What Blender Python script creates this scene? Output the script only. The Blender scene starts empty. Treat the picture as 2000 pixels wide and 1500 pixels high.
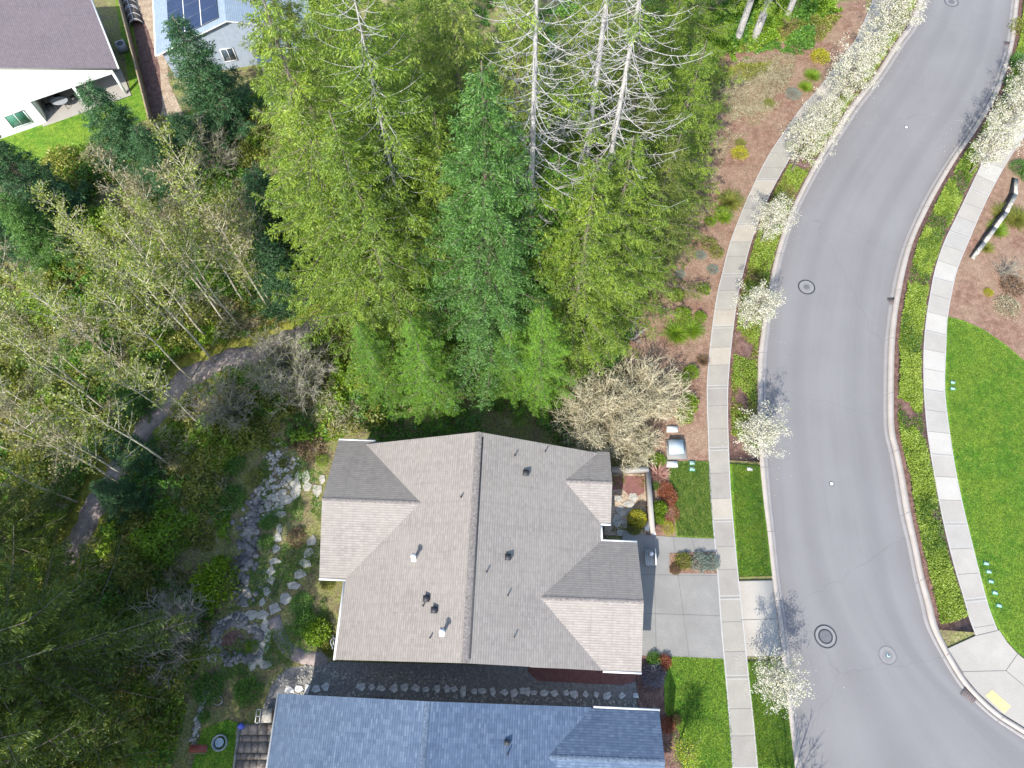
import bpy, math, random
import numpy as np
from mathutils import Vector, Matrix
R_ = math.radians
S = bpy.context.scene
COL = S.collection

# ------------------------------------------------------------------ camera, sky, sun, exposure
CAMH = 47.0; FPX = 1387.0; TILT = math.atan(600/FPX)
cam = bpy.data.cameras.new('camera'); camo = bpy.data.objects.new('camera', cam); COL.objects.link(camo)
camo.location = (0, 0, CAMH); camo.rotation_euler = (TILT, 0, 0)
cam.sensor_width = 36; cam.lens = FPX/2000*36; cam.clip_start = .5; cam.clip_end = 2000
S.camera = camo
SX, SY = .455, .975                       # shadow offset per metre of height
sun_el = math.atan(1/math.hypot(SX, SY)); sun_az = math.atan2(-SX, -SY)
wd = bpy.data.worlds.new('World'); S.world = wd; wd.use_nodes = True
nt = wd.node_tree; bg = nt.nodes['Background']
sky = nt.nodes.new('ShaderNodeTexSky'); sky.sky_type = 'NISHITA'; sky.sun_disc = False
sky.sun_elevation = sun_el; sky.sun_rotation = sun_az % (2*math.pi)
nt.links.new(sky.outputs[0], bg.inputs[0]); bg.inputs[1].default_value = .15
sl = bpy.data.lights.new('sun', 'SUN'); so = bpy.data.objects.new('sun', sl); COL.objects.link(so)
sl.energy = 3.1; sl.angle = R_(.5); sl.color = (1, .95, .875)
so.rotation_euler = Vector((SX, SY, -1)).to_track_quat('-Z', 'Y').to_euler()
S.view_settings.view_transform = 'Standard'; S.view_settings.look = 'None'
S.view_settings.exposure = 1.34; S.view_settings.gamma = 1
S.cycles.max_bounces = 5; S.cycles.diffuse_bounces = 3; S.cycles.transmission_bounces = 3
S.cycles.use_denoising = True

rng = np.random.default_rng(7)
rnd = random.Random(5)

def W(px, py, z=0.0):
    """ground plan position of something the photo shows at (px, py) and that stands z metres up"""
    u = (px-1000)/FPX; v = (py-750)/FPX
    dy = math.sin(TILT)-v*math.cos(TILT); dz = math.cos(TILT)+v*math.sin(TILT)
    t = (CAMH-z)/dz
    return (u*t, dy*t)

# ------------------------------------------------------------------ materials
def new_mat(name):
    m = bpy.data.materials.new(name); m.use_nodes = True
    n = m.node_tree; return m, n, n.nodes['Principled BSDF']
def ramp(n, cols, fac):
    r = n.nodes.new('ShaderNodeValToRGB')
    e = r.color_ramp.elements
    k = len(cols)
    while len(e) < k: e.new(.5)
    for i, c in enumerate(cols):
        e[i].position = i/(k-1) if k > 1 else 0; e[i].color = (*c, 1)
    n.links.new(fac, r.inputs[0]); return r.outputs[0]
def coords(n, kind='Object', scale=None):
    t = n.nodes.new('ShaderNodeTexCoord'); o = t.outputs[kind]
    if scale:
        mp = n.nodes.new('ShaderNodeMapping'); mp.inputs['Scale'].default_value = scale
        n.links.new(o, mp.inputs[0]); o = mp.outputs[0]
    return o
def noise(n, vec, scale, detail=4, rough=.6):
    x = n.nodes.new('ShaderNodeTexNoise'); x.inputs['Scale'].default_value = scale
    x.inputs['Detail'].default_value = detail; x.inputs['Roughness'].default_value = rough
    n.links.new(vec, x.inputs['Vector']); return x.outputs['Fac']
def math_(n, op, a, b=None, c=None):
    m = n.nodes.new('ShaderNodeMath'); m.operation = op
    for i, v in enumerate((a, b, c)):
        if v is None: continue
        if isinstance(v, (int, float)): m.inputs[i].default_value = v
        else: n.links.new(v, m.inputs[i])
    return m.outputs[0]
def stretch(n, f, lo=.3, hi=.7):
    m = n.nodes.new('ShaderNodeMapRange'); m.inputs[1].default_value = lo; m.inputs[2].default_value = hi
    n.links.new(f, m.inputs[0]); return m.outputs[0]
def mixc(n, a, b, f, mode='MIX'):
    m = n.nodes.new('ShaderNodeMix'); m.data_type = 'RGBA'; m.blend_type = mode
    for i, v in ((0, f), (6, a), (7, b)):
        if isinstance(v, (int, float)): m.inputs[i].default_value = v
        elif isinstance(v, tuple): m.inputs[i].default_value = (*v, 1)
        else: n.links.new(v, m.inputs[i])
    return m.outputs[2]
def bump(n, p, h, strength=.5, dist=.02):
    b = n.nodes.new('ShaderNodeBump'); b.inputs['Strength'].default_value = strength
    b.inputs['Distance'].default_value = dist
    n.links.new(h, b.inputs['Height']); n.links.new(b.outputs[0], p.inputs['Normal'])
def M(name, cols, scale=4, rough=.9, fine=None, stretchxyz=None, bmp=0, metal=0, spec=.3, big=None, cont=(.3, .7)):
    m, n, p = new_mat(name)
    v = coords(n, 'Object', stretchxyz)
    f = stretch(n, noise(n, v, scale, 5, .65), *cont)
    c = ramp(n, cols, f)
    if big:
        f2 = stretch(n, noise(n, coords(n), big[0], 3), .38, .62)
        c = mixc(n, c, big[1], math_(n, 'MULTIPLY', f2, big[2]))
    if fine:
        g = noise(n, coords(n), fine[0], 2)
        g = stretch(n, g, .3, .7)
        k = math_(n, 'ADD', math_(n, 'MULTIPLY', g, fine[1]*2), 1-fine[1])
        cc = n.nodes.new('ShaderNodeCombineColor')
        for i in range(3): n.links.new(k, cc.inputs[i])
        c = mixc(n, c, cc.outputs[0], 1.0, 'MULTIPLY')
    n.links.new(c, p.inputs['Base Color'])
    p.inputs['Roughness'].default_value = rough; p.inputs['Metallic'].default_value = metal
    p.inputs['Specular IOR Level'].default_value = spec
    if bmp: bump(n, p, noise(n, coords(n), scale*6, 4), .6, bmp)
    return m
def plain(name, c, rough=.6, metal=0):
    return M(name, [tuple(x*.88 for x in c), tuple(min(1, x*1.08) for x in c)], 3, rough, metal=metal)
def leafmat(name, cols, trans=.42, clump=.6, sheen=.35, mow=0):
    m = bpy.data.materials.new(name); m.use_nodes = True; n = m.node_tree; n.nodes.clear()
    out = n.nodes.new('ShaderNodeOutputMaterial')
    g = n.nodes.new('ShaderNodeNewGeometry'); oi = n.nodes.new('ShaderNodeObjectInfo')
    tc = n.nodes.new('ShaderNodeTexCoord')
    nf = stretch(n, noise(n, tc.outputs['Object'], clump, 3), .35, .65)
    f = math_(n, 'ADD', math_(n, 'MULTIPLY', g.outputs['Random Per Island'], .55), math_(n, 'MULTIPLY', nf, .3))
    f = math_(n, 'ADD', f, math_(n, 'MULTIPLY', oi.outputs['Random'], .15))
    if mow:
        sx = n.nodes.new('ShaderNodeSeparateXYZ'); n.links.new(tc.outputs['Object'], sx.inputs[0])
        for a, b in ((.8, .6), (.75, -.66)):
            w = math_(n, 'SINE', math_(n, 'MULTIPLY', math_(n, 'ADD', math_(n, 'MULTIPLY', sx.outputs[0], a), math_(n, 'MULTIPLY', sx.outputs[1], b)), 11.4))
            f = math_(n, 'ADD', f, math_(n, 'MULTIPLY', w, mow))
    c = ramp(n, cols, f)
    d = n.nodes.new('ShaderNodeBsdfDiffuse'); t = n.nodes.new('ShaderNodeBsdfTranslucent')
    n.links.new(c, d.inputs[0]); n.links.new(c, t.inputs[0])
    mx = n.nodes.new('ShaderNodeMixShader'); mx.inputs[0].default_value = trans
    n.links.new(d.outputs[0], mx.inputs[1]); n.links.new(t.outputs[0], mx.inputs[2])
    gl = n.nodes.new('ShaderNodeBsdfGlossy'); gl.inputs['Roughness'].default_value = .55
    mg = n.nodes.new('ShaderNodeMixShader'); mg.inputs[0].default_value = .04*sheen/.35
    n.links.new(mx.outputs[0], mg.inputs[1]); n.links.new(gl.outputs[0], mg.inputs[2])
    n.links.new(mg.outputs[0], out.inputs[0])
    return m

def shingle(name, cols, row=.15, mort=(.08, .07, .07), light=None):
    m, n, p = new_mat(name)
    uv = coords(n, 'UV')
    b = n.nodes.new('ShaderNodeTexBrick'); n.links.new(uv, b.inputs[0])
    b.inputs['Scale'].default_value = 1; b.inputs['Brick Width'].default_value = .32
    b.inputs['Row Height'].default_value = row; b.inputs['Mortar Size'].default_value = .004
    b.inputs['Color1'].default_value = (*cols[0], 1); b.inputs['Color2'].default_value = (*cols[1], 1)
    b.inputs['Mortar'].default_value = (*mort, 1); b.inputs['Bias'].default_value = 0
    b.offset_frequency = 2; b.offset = .37
    vo = n.nodes.new('ShaderNodeTexWhiteNoise')
    # each tab its own tone
    mp = n.nodes.new('ShaderNodeMapping'); mp.inputs['Scale'].default_value = (1/.24, 1/row, 1)
    n.links.new(uv, mp.inputs[0])
    fl = n.nodes.new('ShaderNodeVectorMath'); fl.operation = 'FLOOR'; n.links.new(mp.outputs[0], fl.inputs[0])
    n.links.new(fl.outputs[0], vo.inputs['Vector'])
    c = ramp(n, [cols[0], cols[2], cols[1], cols[3]], vo.outputs['Value'])
    c = mixc(n, b.outputs['Color'], c, .45)
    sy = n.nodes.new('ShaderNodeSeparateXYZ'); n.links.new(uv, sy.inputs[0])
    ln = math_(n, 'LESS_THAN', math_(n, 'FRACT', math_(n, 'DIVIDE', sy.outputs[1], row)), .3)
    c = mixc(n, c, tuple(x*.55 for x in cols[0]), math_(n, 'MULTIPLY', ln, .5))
    big = stretch(n, noise(n, uv, .35, 3), .35, .65)
    c = mixc(n, c, cols[4], math_(n, 'MULTIPLY', big, .45))
    st = stretch(n, noise(n, coords(n, 'UV', (4, .25, 1)), 1, 4), .5, .8)
    c = mixc(n, c, tuple(x*.6 for x in cols[0]), math_(n, 'MULTIPLY', st, .3))
    db = stretch(n, noise(n, uv, 2.3, 5, .7), .66, .74)
    c = mixc(n, c, (.12, .1, .06), math_(n, 'MULTIPLY', db, .35))
    n.links.new(c, p.inputs['Base Color']); p.inputs['Roughness'].default_value = .92
    p.inputs['Specular IOR Level'].default_value = .2
    sx = n.nodes.new('ShaderNodeSeparateXYZ'); n.links.new(uv, sx.inputs[0])
    fr = math_(n, 'FRACT', math_(n, 'DIVIDE', sx.outputs[1], row))
    saw = math_(n, 'SUBTRACT', 1, fr)
    bump(n, p, saw, .15, .012)
    return m

MT = {}
MT['soil'] = M('forest soil', [(.1, .085, .05), (.17, .145, .07), (.16, .17, .05), (.28, .23, .14)], .9, fine=(7, .45), bmp=.05)
def road_mat():
    m, n, p = new_mat('asphalt'); uv = coords(n, 'UV'); ob = coords(n)
    base = ramp(n, [(.165, .16, .16), (.182, .177, .176)], stretch(n, noise(n, coords(n, 'UV', (10, .05, 1)), 1, 3), .35, .65))
    c = mixc(n, base, (.203, .198, .197), math_(n, 'MULTIPLY', stretch(n, noise(n, ob, .16, 3), .4, .65), .55))
    sp = n.nodes.new('ShaderNodeSeparateXYZ'); n.links.new(uv, sp.inputs[0])
    e = math_(n, 'ABSOLUTE', math_(n, 'SUBTRACT', sp.outputs[0], .5))            # 0 crown .. .5 kerb
    dirt = stretch(n, math_(n, 'ADD', e, math_(n, 'MULTIPLY', noise(n, coords(n, 'UV', (3, .3, 1)), 1, 4), .12)), .47, .58)
    c = mixc(n, c, (.15, .137, .13), math_(n, 'MULTIPLY', dirt, .6))
    w = math_(n, 'ABSOLUTE', math_(n, 'SUBTRACT', e, .23)); lane = stretch(n, w, .09, .02)
    c = mixc(n, c, (.146, .142, .143), math_(n, 'MULTIPLY', lane, .35))
    g = stretch(n, noise(n, ob, 30, 2), .25, .75); k = math_(n, 'ADD', math_(n, 'MULTIPLY', g, .2), .9)
    cc = n.nodes.new('ShaderNodeCombineColor')
    for i in range(3): n.links.new(k, cc.inputs[i])
    c = mixc(n, c, cc.outputs[0], 1.0, 'MULTIPLY')
    cr = n.nodes.new('ShaderNodeTexVoronoi'); cr.feature = 'DISTANCE_TO_EDGE'; cr.inputs['Scale'].default_value = .09
    wv = n.nodes.new('ShaderNodeVectorMath'); wv.operation = 'ADD'; nz = n.nodes.new('ShaderNodeTexNoise'); nz.inputs['Scale'].default_value = .7
    n.links.new(ob, nz.inputs['Vector']); n.links.new(ob, wv.inputs[0]); n.links.new(nz.outputs['Color'], wv.inputs[1]); n.links.new(wv.outputs[0], cr.inputs['Vector'])
    ck = math_(n, 'LESS_THAN', cr.outputs['Distance'], .0018)
    c = mixc(n, c, (.07, .07, .075), math_(n, 'MULTIPLY', ck, .2))
    n.links.new(c, p.inputs['Base Color']); p.inputs['Roughness'].default_value = .85; p.inputs['Specular IOR Level'].default_value = .3
    bump(n, p, noise(n, ob, 40, 3), .4, .004); return m
MT['asphalt'] = road_mat()
MT['concrete'] = M('sidewalk concrete', [(.267, .247, .211), (.323, .301, .255)], .8, fine=(20, .08), big=(.25, (.242, .229, .201), .5))
MT['newconc'] = M('pale concrete', [(.313, .291, .257), (.358, .335, .293)], .8, fine=(20, .07), big=(.3, (.283, .264, .234), .6))
MT['concrete_dk'] = M('sidewalk slab dark', [(.236, .217, .190), (.284, .263, .233)], .9, fine=(20, .08)); MT['concrete_lt'] = M('sidewalk slab light', [(.309, .276, .225), (.364, .326, .271)], .9, fine=(20, .08))
MT['newconc_dk'] = M('pale slab dark', [(.290, .274, .248), (.334, .318, .286)], .9, fine=(20, .07)); MT['newconc_lt'] = M('pale slab light', [(.352, .335, .298), (.396, .374, .336)], .9, fine=(20, .07))
MT['drive'] = M('driveway concrete', [(.200, .194, .179), (.247, .240, .222)], .7, fine=(16, .09), big=(.5, (.184, .179, .167), .5))
MT['kerb'] = M('kerb concrete', [(.315, .282, .248), (.381, .341, .303)], 1.2, fine=(20, .08))
MT['gutter'] = M('gutter concrete', [(.222, .211, .204), (.259, .244, .237)], 1.2, fine=(20, .08))
MT['joint'] = plain('joint line', (.148, .141, .133))
MT['jointl'] = plain('light joint line', (.370, .363, .348))
MT['lawn'] = M('lawn', [(.038, .113, .006), (.076, .178, .011), (.162, .238, .027)], 2.2, fine=(12, .5), big=(.45, (.173, .238, .022), .5), bmp=.05)
MT['lawn2'] = M('worn lawn', [(.062, .124, .015), (.124, .186, .031), (.207, .228, .062)], 1.5, fine=(16, .4), stretchxyz=(2.5, .7, 1), bmp=.05)
MT['mulch'] = M('bark mulch', [(.122, .068, .043), (.195, .112, .078), (.269, .172, .125)], 2.2, fine=(13, .45), big=(.35, (.293, .224, .148), .45), bmp=.06)
MT['mulchd'] = M('dark bark mulch', [(.075, .045, .035), (.14, .08, .065), (.2, .125, .1)], 2.5, fine=(14, .5), bmp=.06)
MT['redbed'] = M('red bark', [(.16, .07, .06), (.22, .105, .09)], 4, fine=(20, .25), bmp=.03)
MT['gravelp'] = M('trail gravel', [(.220, .177, .163), (.347, .290, .268)], 3, fine=(22, .35), bmp=.03)
MT['gravel'] = M('side yard gravel', [(.135, .128, .120), (.300, .285, .262)], 6, fine=(30, .55), bmp=.05)
MT['litter'] = M('dry litter', [(.22, .15, .10), (.34, .26, .18), (.42, .34, .25)], 1.5, fine=(10, .4), bmp=.05)
MT['moss'] = M('mossy grass', [(.1, .11, .02), (.2, .2, .03), (.28, .25, .06)], 2, fine=(9, .4), bmp=.05)
MT['wall_beige'] = plain('beige siding', (.390, .367, .320), .8)
MT['wall_white'] = plain('white siding', (.726, .726, .726), .7)
MT['wall_blue'] = plain('pale blue siding', (.296, .343, .406), .7)
MT['wall_grey'] = plain('grey siding', (.273, .289, .304), .7)
MT['trim'] = plain('white trim', (.640, .640, .624), .5)
MT['tan_trim'] = plain('tan trim', (.390, .359, .320), .6)
MT['glass'] = plain('dark glass', (.05, .07, .09), .08)
MT['gglass'] = plain('green glass', (.06, .17, .12), .15)
MT['dark'] = plain('dark metal', (.035, .035, .04), .5)
MT['grate'] = plain('rusty grate', (.12, .085, .075), .7)
MT['greymetal'] = plain('grey metal', (.3, .32, .34), .45)
MT['wpaint'] = plain('white paint', (.663, .663, .655), .5)
MT['bluegrey'] = M('cabinet paint', [(.328, .390, .437), (.390, .452, .491)], 2, .5)
MT['greenlid'] = plain('pale green lid', (.351, .530, .452), .6)
MT['greenbox'] = plain('green box rim', (.03, .26, .18), .6)
MT['yellow'] = M('tactile yellow', [(.640, .546, .156), (.686, .608, .250)], 5, .7)
MT['stone'] = M('flagstone', [(.222, .210, .181), (.341, .326, .282), (.408, .384, .322)], 2, .85, fine=(9, .2), bmp=.02)
MT['gapstone'] = M('pale slab stone', [(.358, .347, .336), (.560, .549, .526), (.672, .650, .616)], 2, .85, fine=(9, .2))
MT['dstone'] = M('blue grey rock', [(.062, .059, .063), (.171, .163, .153), (.369, .325, .263)], 1.2, .8, fine=(8, .3))
MT['lstone'] = M('pale cobble', [(.189, .180, .154), (.343, .326, .283), (.472, .454, .404)], 2, .85, fine=(8, .3))
MT['paver'] = M('paver', [(.170, .141, .118), (.273, .230, .194), (.358, .307, .261)], .9, .85, fine=(10, .2))
MT['wood'] = M('cedar fence', [(.195, .148, .094), (.296, .234, .156)], 2, .8, stretchxyz=(1, 1, 6))
MT['redwood'] = plain('red stained wood', (.3, .08, .06))
MT['navy'] = M('solar cell', [(.014, .022, .055), (.022, .035, .080)], 1.5, .25, spec=.5)
MT['red'] = plain('red cushion', (.5, .12, .08))
MT['bark_grey'] = M('dead grey bark', [(.218, .206, .199), (.345, .332, .318), (.411, .398, .384)], 3, .9, stretchxyz=(3, 3, .5), fine=(8, .25))
MT['bark_brown'] = M('brown bark', [(.119, .097, .074), (.230, .198, .157)], 4, .9, stretchxyz=(3, 3, .5), fine=(8, .3))
MT['bark_birch'] = M('pale alder bark', [(.309, .289, .197), (.474, .432, .317), (.568, .521, .408)], 3, .85, fine=(4, .25))
MT['twig_tan'] = M('tan twigs', [(.367, .310, .190), (.561, .497, .336), (.672, .620, .448)], 1.5, .9)
MT['twig_grey'] = M('grey twigs', [(.195, .179, .140), (.351, .328, .265)], 1.5, .9)
MT['twig_dark'] = M('brown twigs', [(.09, .07, .05), (.2, .165, .13)], 1.5, .9)
Y = leafmat
MT['l_cedarb'] = Y('cedar foliage mixed', [(.05, .06, .012), (.1, .15, .015), (.2, .25, .03), (.34, .34, .05)], clump=1.1)
MT['l_cedar'] = Y('cedar foliage yellow green', [(.036, .078, .010), (.108, .192, .014), (.240, .348, .026), (.432, .504, .048)], clump=.7)
MT['l_cedarg'] = Y('cedar foliage green', [(.028, .088, .009), (.088, .209, .013), (.187, .374, .018), (.308, .484, .033)], clump=.7)
MT['l_olive'] = Y('cedar foliage olive', [(.077, .131, .022), (.170, .251, .037), (.290, .373, .059), (.426, .437, .087)], clump=.7)
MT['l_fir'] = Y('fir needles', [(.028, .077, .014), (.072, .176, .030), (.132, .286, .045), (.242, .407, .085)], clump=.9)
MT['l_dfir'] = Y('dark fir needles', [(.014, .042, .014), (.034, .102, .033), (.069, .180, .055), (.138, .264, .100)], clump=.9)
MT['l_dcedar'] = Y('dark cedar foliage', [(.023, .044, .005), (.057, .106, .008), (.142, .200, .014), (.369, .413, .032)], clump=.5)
MT['l_birch'] = Y('spring leaves', [(.114, .156, .020), (.199, .258, .030), (.304, .350, .060), (.380, .386, .130)], clump=.9)
MT['l_bloom'] = Y('white blossom', [(.378, .367, .221), (.544, .521, .402), (.619, .595, .496), (.657, .631, .549)], trans=.25)
MT['l_aldertan'] = Y('alder catkins', [(.123, .100, .045), (.209, .180, .081), (.285, .250, .117), (.323, .320, .126)], clump=.8)
MT['l_green'] = Y('green leaves', [(.032, .097, .017), (.073, .194, .024), (.145, .308, .032), (.244, .421, .049)])
MT['l_lawn'] = Y('grass blades', [(.039, .102, .008), (.077, .169, .012), (.143, .225, .020), (.264, .297, .048)], clump=1.6, mow=.07)
MT['l_strip'] = Y('planting strip leaves', [(.100, .168, .016), (.200, .302, .028), (.310, .414, .048), (.420, .493, .096)], clump=.7)
MT['l_spring'] = Y('new spring leaves', [(.084, .168, .008), (.168, .302, .014), (.273, .426, .025), (.399, .515, .050)], clump=.6)
MT['l_lime'] = Y('lime leaves', [(.090, .180, .007), (.162, .288, .011), (.252, .378, .018), (.360, .450, .045)])
MT['l_yellow'] = Y('yellow leaves', [(.22, .24, .01), (.36, .36, .015), (.5, .46, .03), (.62, .55, .06)])
MT['l_moss'] = Y('moss leaves', [(.079, .106, .018), (.171, .198, .030), (.291, .305, .044), (.397, .370, .074)], clump=.4)
MT['l_red'] = Y('red leaves', [(.160, .038, .025), (.280, .076, .040), (.384, .142, .060), (.400, .228, .100)])
MT['l_pink'] = Y('pink leaves', [(.3, .14, .11), (.5, .28, .22), (.62, .38, .3), (.66, .46, .36)])
MT['l_silver'] = Y('silver leaves', [(.112, .160, .120), (.192, .256, .208), (.288, .344, .288), (.360, .400, .344)])
MT['l_lav'] = Y('lavender leaves', [(.075, .075, .098), (.150, .150, .195), (.240, .240, .285), (.300, .300, .338)])
MT['l_tan'] = Y('tan leaves', [(.196, .160, .087), (.314, .277, .164), (.432, .394, .252), (.510, .490, .328)])
MT['l_brown'] = Y('russet leaves', [(.08, .05, .025), (.15, .1, .05), (.24, .15, .08), (.3, .2, .1)])
MT['r_tan'] = shingle('taupe shingles', [(.220, .198, .179), (.286, .258, .235), (.244, .225, .201), (.318, .290, .261), (.267, .243, .209)], mort=(.116, .099, .094))
MT['r_blue'] = shingle('blue grey shingles', [(.062, .091, .145), (.105, .147, .215), (.081, .118, .177), (.174, .222, .296), (.090, .127, .187)], mort=(.031, .048, .084))
MT['r_brown'] = shingle('mauve brown shingles', [(.213, .171, .168), (.274, .223, .220), (.233, .190, .182), (.304, .253, .244), (.254, .200, .202)], mort=(.131, .105, .103))
MT['r_pale'] = shingle('pale blue shingles', [(.211, .265, .312), (.265, .320, .374), (.234, .296, .343), (.312, .367, .413), (.242, .304, .359)], mort=(.140, .172, .211))

# ------------------------------------------------------------------ mesh helpers
class MB:
    def __init__(s): s.v = []; s.f = []; s.m = []; s.n = 0; s.uv = {}
    def add(s, v, f, mi=0, uv=None):
        v = np.asarray(v, float).reshape(-1, 3); f = np.asarray(f, int)
        if f.ndim == 1: f = f[None]
        s.v.append(v); s.f.append(f+s.n); s.m.append(mi); s.n += len(v)
        if uv is not None: s.uv[len(s.f)-1] = np.asarray(uv, float).reshape(-1, 2)
        return s
    def build(s, name, mats, parent=None, smooth=False, **props):
        me = bpy.data.meshes.new(name)
        V = np.concatenate(s.v) if s.v else np.zeros((0, 3))
        me.vertices.add(len(V)); me.vertices.foreach_set('co', V.ravel())
        loops = np.concatenate([f.ravel() for f in s.f]); tot = np.concatenate([np.full(len(f), f.shape[1]) for f in s.f])
        st = np.concatenate([[0], np.cumsum(tot)[:-1]])
        me.loops.add(len(loops)); me.loops.foreach_set('vertex_index', loops.astype(np.int32))
        me.polygons.add(len(tot)); me.polygons.foreach_set('loop_start', st.astype(np.int32))
        me.polygons.foreach_set('loop_total', tot.astype(np.int32))
        mi = np.concatenate([np.full(len(f), m) for f, m in zip(s.f, s.m)])
        me.polygons.foreach_set('material_index', mi.astype(np.int32))
        if smooth: me.polygons.foreach_set('use_smooth', np.ones(len(tot), bool))
        if s.uv:
            ul = me.uv_layers.new(name='UVMap'); arr = []
            for i, f in enumerate(s.f):
                arr.append(s.uv[i] if i in s.uv else np.zeros((f.size, 2)))
            ul.data.foreach_set('uv', np.concatenate(arr).ravel())
        me.update(calc_edges=True); me.validate()
        for m in (mats if isinstance(mats, (list, tuple)) else [mats]): me.materials.append(MT[m] if isinstance(m, str) else m)
        o = bpy.data.objects.new(name, me); COL.objects.link(o)
        if parent: o.parent = parent
        for k, x in props.items(): o[k] = x
        return o
    def box(s, c, d, mi=0, rot=0):
        x, y, z = d[0]/2, d[1]/2, d[2]/2
        p = np.array([(a, b, e) for a in (-x, x) for b in (-y, y) for e in (-z, z)])
        if rot:
            cs, sn = math.cos(rot), math.sin(rot); p = np.column_stack([p[:, 0]*cs-p[:, 1]*sn, p[:, 0]*sn+p[:, 1]*cs, p[:, 2]])
        s.add(p+np.array(c), [(0, 1, 3, 2), (4, 6, 7, 5), (0, 4, 5, 1), (2, 3, 7, 6), (0, 2, 6, 4), (1, 5, 7, 3)], mi); return s
    def beam(s, a, b, w, h, mi=0):
        """box from a to b, its top edge running through both points"""
        a, b = np.array(a, float), np.array(b, float); d = b-a; l = np.linalg.norm(d[:2]); q = np.array([-d[1], d[0], 0])/max(l, 1e-6)*w/2
        up = np.array([0, 0, -h]); p = [a-q, a+q, b-q, b+q]; p += [x+up for x in p]
        s.add(p, [(0, 2, 3, 1), (4, 5, 7, 6), (0, 4, 6, 2), (1, 3, 7, 5), (0, 1, 5, 4), (2, 6, 7, 3)], mi); return s
    def tube(s, pts, rad, sides=6, mi=0, cap=True):
        pts = np.asarray(pts, float); k = len(pts); rad = np.broadcast_to(np.asarray(rad, float), (k,))
        t = np.gradient(pts, axis=0); t /= np.linalg.norm(t, axis=1)[:, None]+1e-9
        ref = np.array([0, 0, 1.]) if abs(t[0][2]) < .9 else np.array([1., 0, 0])
        a = np.cross(t, ref); a /= np.linalg.norm(a, axis=1)[:, None]+1e-9; b = np.cross(t, a)
        th = np.arange(sides)*2*math.pi/sides
        ring = pts[:, None]+rad[:, None, None]*(a[:, None]*np.cos(th)[None, :, None]+b[:, None]*np.sin(th)[None, :, None])
        i = np.arange(k-1)[:, None]*sides; j = np.arange(sides)[None]
        f = np.stack([i+j, i+(j+1) % sides, i+sides+(j+1) % sides, i+sides+j], -1).reshape(-1, 4)
        s.add(ring.reshape(-1, 3), f, mi)
        if cap and sides > 4:
            s.add(ring[-1], np.arange(sides), mi)
        return s
    def leaves(s, c, d, L, w, mi=0):
        c = np.asarray(c); n = len(c)
        if n == 0: return s
        d = np.asarray(d); d = d/(np.linalg.norm(d, axis=1)[:, None]+1e-9)
        r = rng.normal(size=(n, 3)); p = np.cross(d, r); p /= np.linalg.norm(p, axis=1)[:, None]+1e-9
        L = np.broadcast_to(L, (n,))[:, None]; w = np.broadcast_to(w, (n,))[:, None]
        v = np.stack([c, c+d*L*.5+p*w*.5, c+d*L, c+d*L*.5-p*w*.5], 1)
        s.add(v.reshape(-1, 3), np.arange(n*4).reshape(n, 4), mi); return s
    def prism(s, poly, z0, z1, mi=0, mside=None):
        n = len(poly); a = np.array([(x, y, z1) for x, y in poly]); b = np.array([(x, y, z0) for x, y in poly])
        ar = sum(poly[i][0]*poly[(i+1) % n][1]-poly[(i+1) % n][0]*poly[i][1] for i in range(n))
        top = list(range(n)) if ar > 0 else list(range(n))[::-1]
        s.add(a, top, mi)
        f = [(i, (i+1) % n, n+(i+1) % n, n+i) for i in range(n)]
        if ar > 0: f = [q[::-1] for q in f]
        s.add(np.concatenate([a, b]), f, mi if mside is None else mside); return s

def prop(o, label=None, cat=None, group=None, kind=None):
    if label: o['label'] = label
    if cat: o['category'] = cat
    if group: o['group'] = group
    if kind: o['kind'] = kind
    return o
def empty(name, loc, label=None, cat=None, group=None, rz=0):
    o = bpy.data.objects.new(name, None); COL.objects.link(o); o.location = loc; o.rotation_euler = (0, 0, rz)
    o.empty_display_size = .3
    return prop(o, label, cat, group)
def copy_tree(o, parent=None):
    c = o.copy(); COL.objects.link(c)
    if parent: c.parent = parent
    for ch in list(o.children): copy_tree(ch, c)
    return c
def smooth_line(pts, n=6):
    p = [np.array(q, float) for q in pts]; p = [2*p[0]-p[1]]+p+[2*p[-1]-p[-2]]; out = []
    for i in range(1, len(p)-2):
        for k in range(n):
            t = k/n
            out.append(.5*((2*p[i])+(-p[i-1]+p[i+1])*t+(2*p[i-1]-5*p[i]+4*p[i+1]-p[i+2])*t*t+(-p[i-1]+3*p[i]-3*p[i+1]+p[i+2])*t**3))
    out.append(p[-2]); return out
def WL(pts, n=6, sm=True):
    w = [W(*q) for q in pts]
    return smooth_line(w, n) if sm else [np.array(q) for q in w]
def resample(line, n):
    L = np.array(line); d = np.concatenate([[0], np.cumsum(np.linalg.norm(np.diff(L, axis=0), axis=1))])
    t = np.linspace(0, d[-1], n); return np.column_stack([np.interp(t, d, L[:, i]) for i in range(L.shape[1])])
def ribbon(mb, A, B, z0, z1, mi=0):
    n = len(A); v = [(*a, z1) for a in A]+[(*b, z1) for b in B]+[(*a, z0) for a in A]+[(*b, z0) for b in B]
    f = []
    for i in range(n-1):
        f += [(i, i+1, n+i+1, n+i), (2*n+i, 2*n+i+1, i+1, i), (n+i, n+i+1, 3*n+i+1, 3*n+i)]
    f += [(0, n, 3*n, 2*n), (n-1, 2*n-1, 4*n-1, 3*n-1)]
    mb.add(v, f, mi)
def structure(o): o['kind'] = 'structure'; return o

# ------------------------------------------------------------------ ground and paving
g = MB()
xs = np.linspace(-260, 260, 53)
X, Yy = np.meshgrid(xs, xs); g.add(np.column_stack([X.ravel(), Yy.ravel(), np.zeros(X.size)]),
      [(j*53+i, j*53+i+1, (j+1)*53+i+1, (j+1)*53+i) for j in range(52) for i in range(52)])
structure(g.build('ground', 'soil'))

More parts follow.
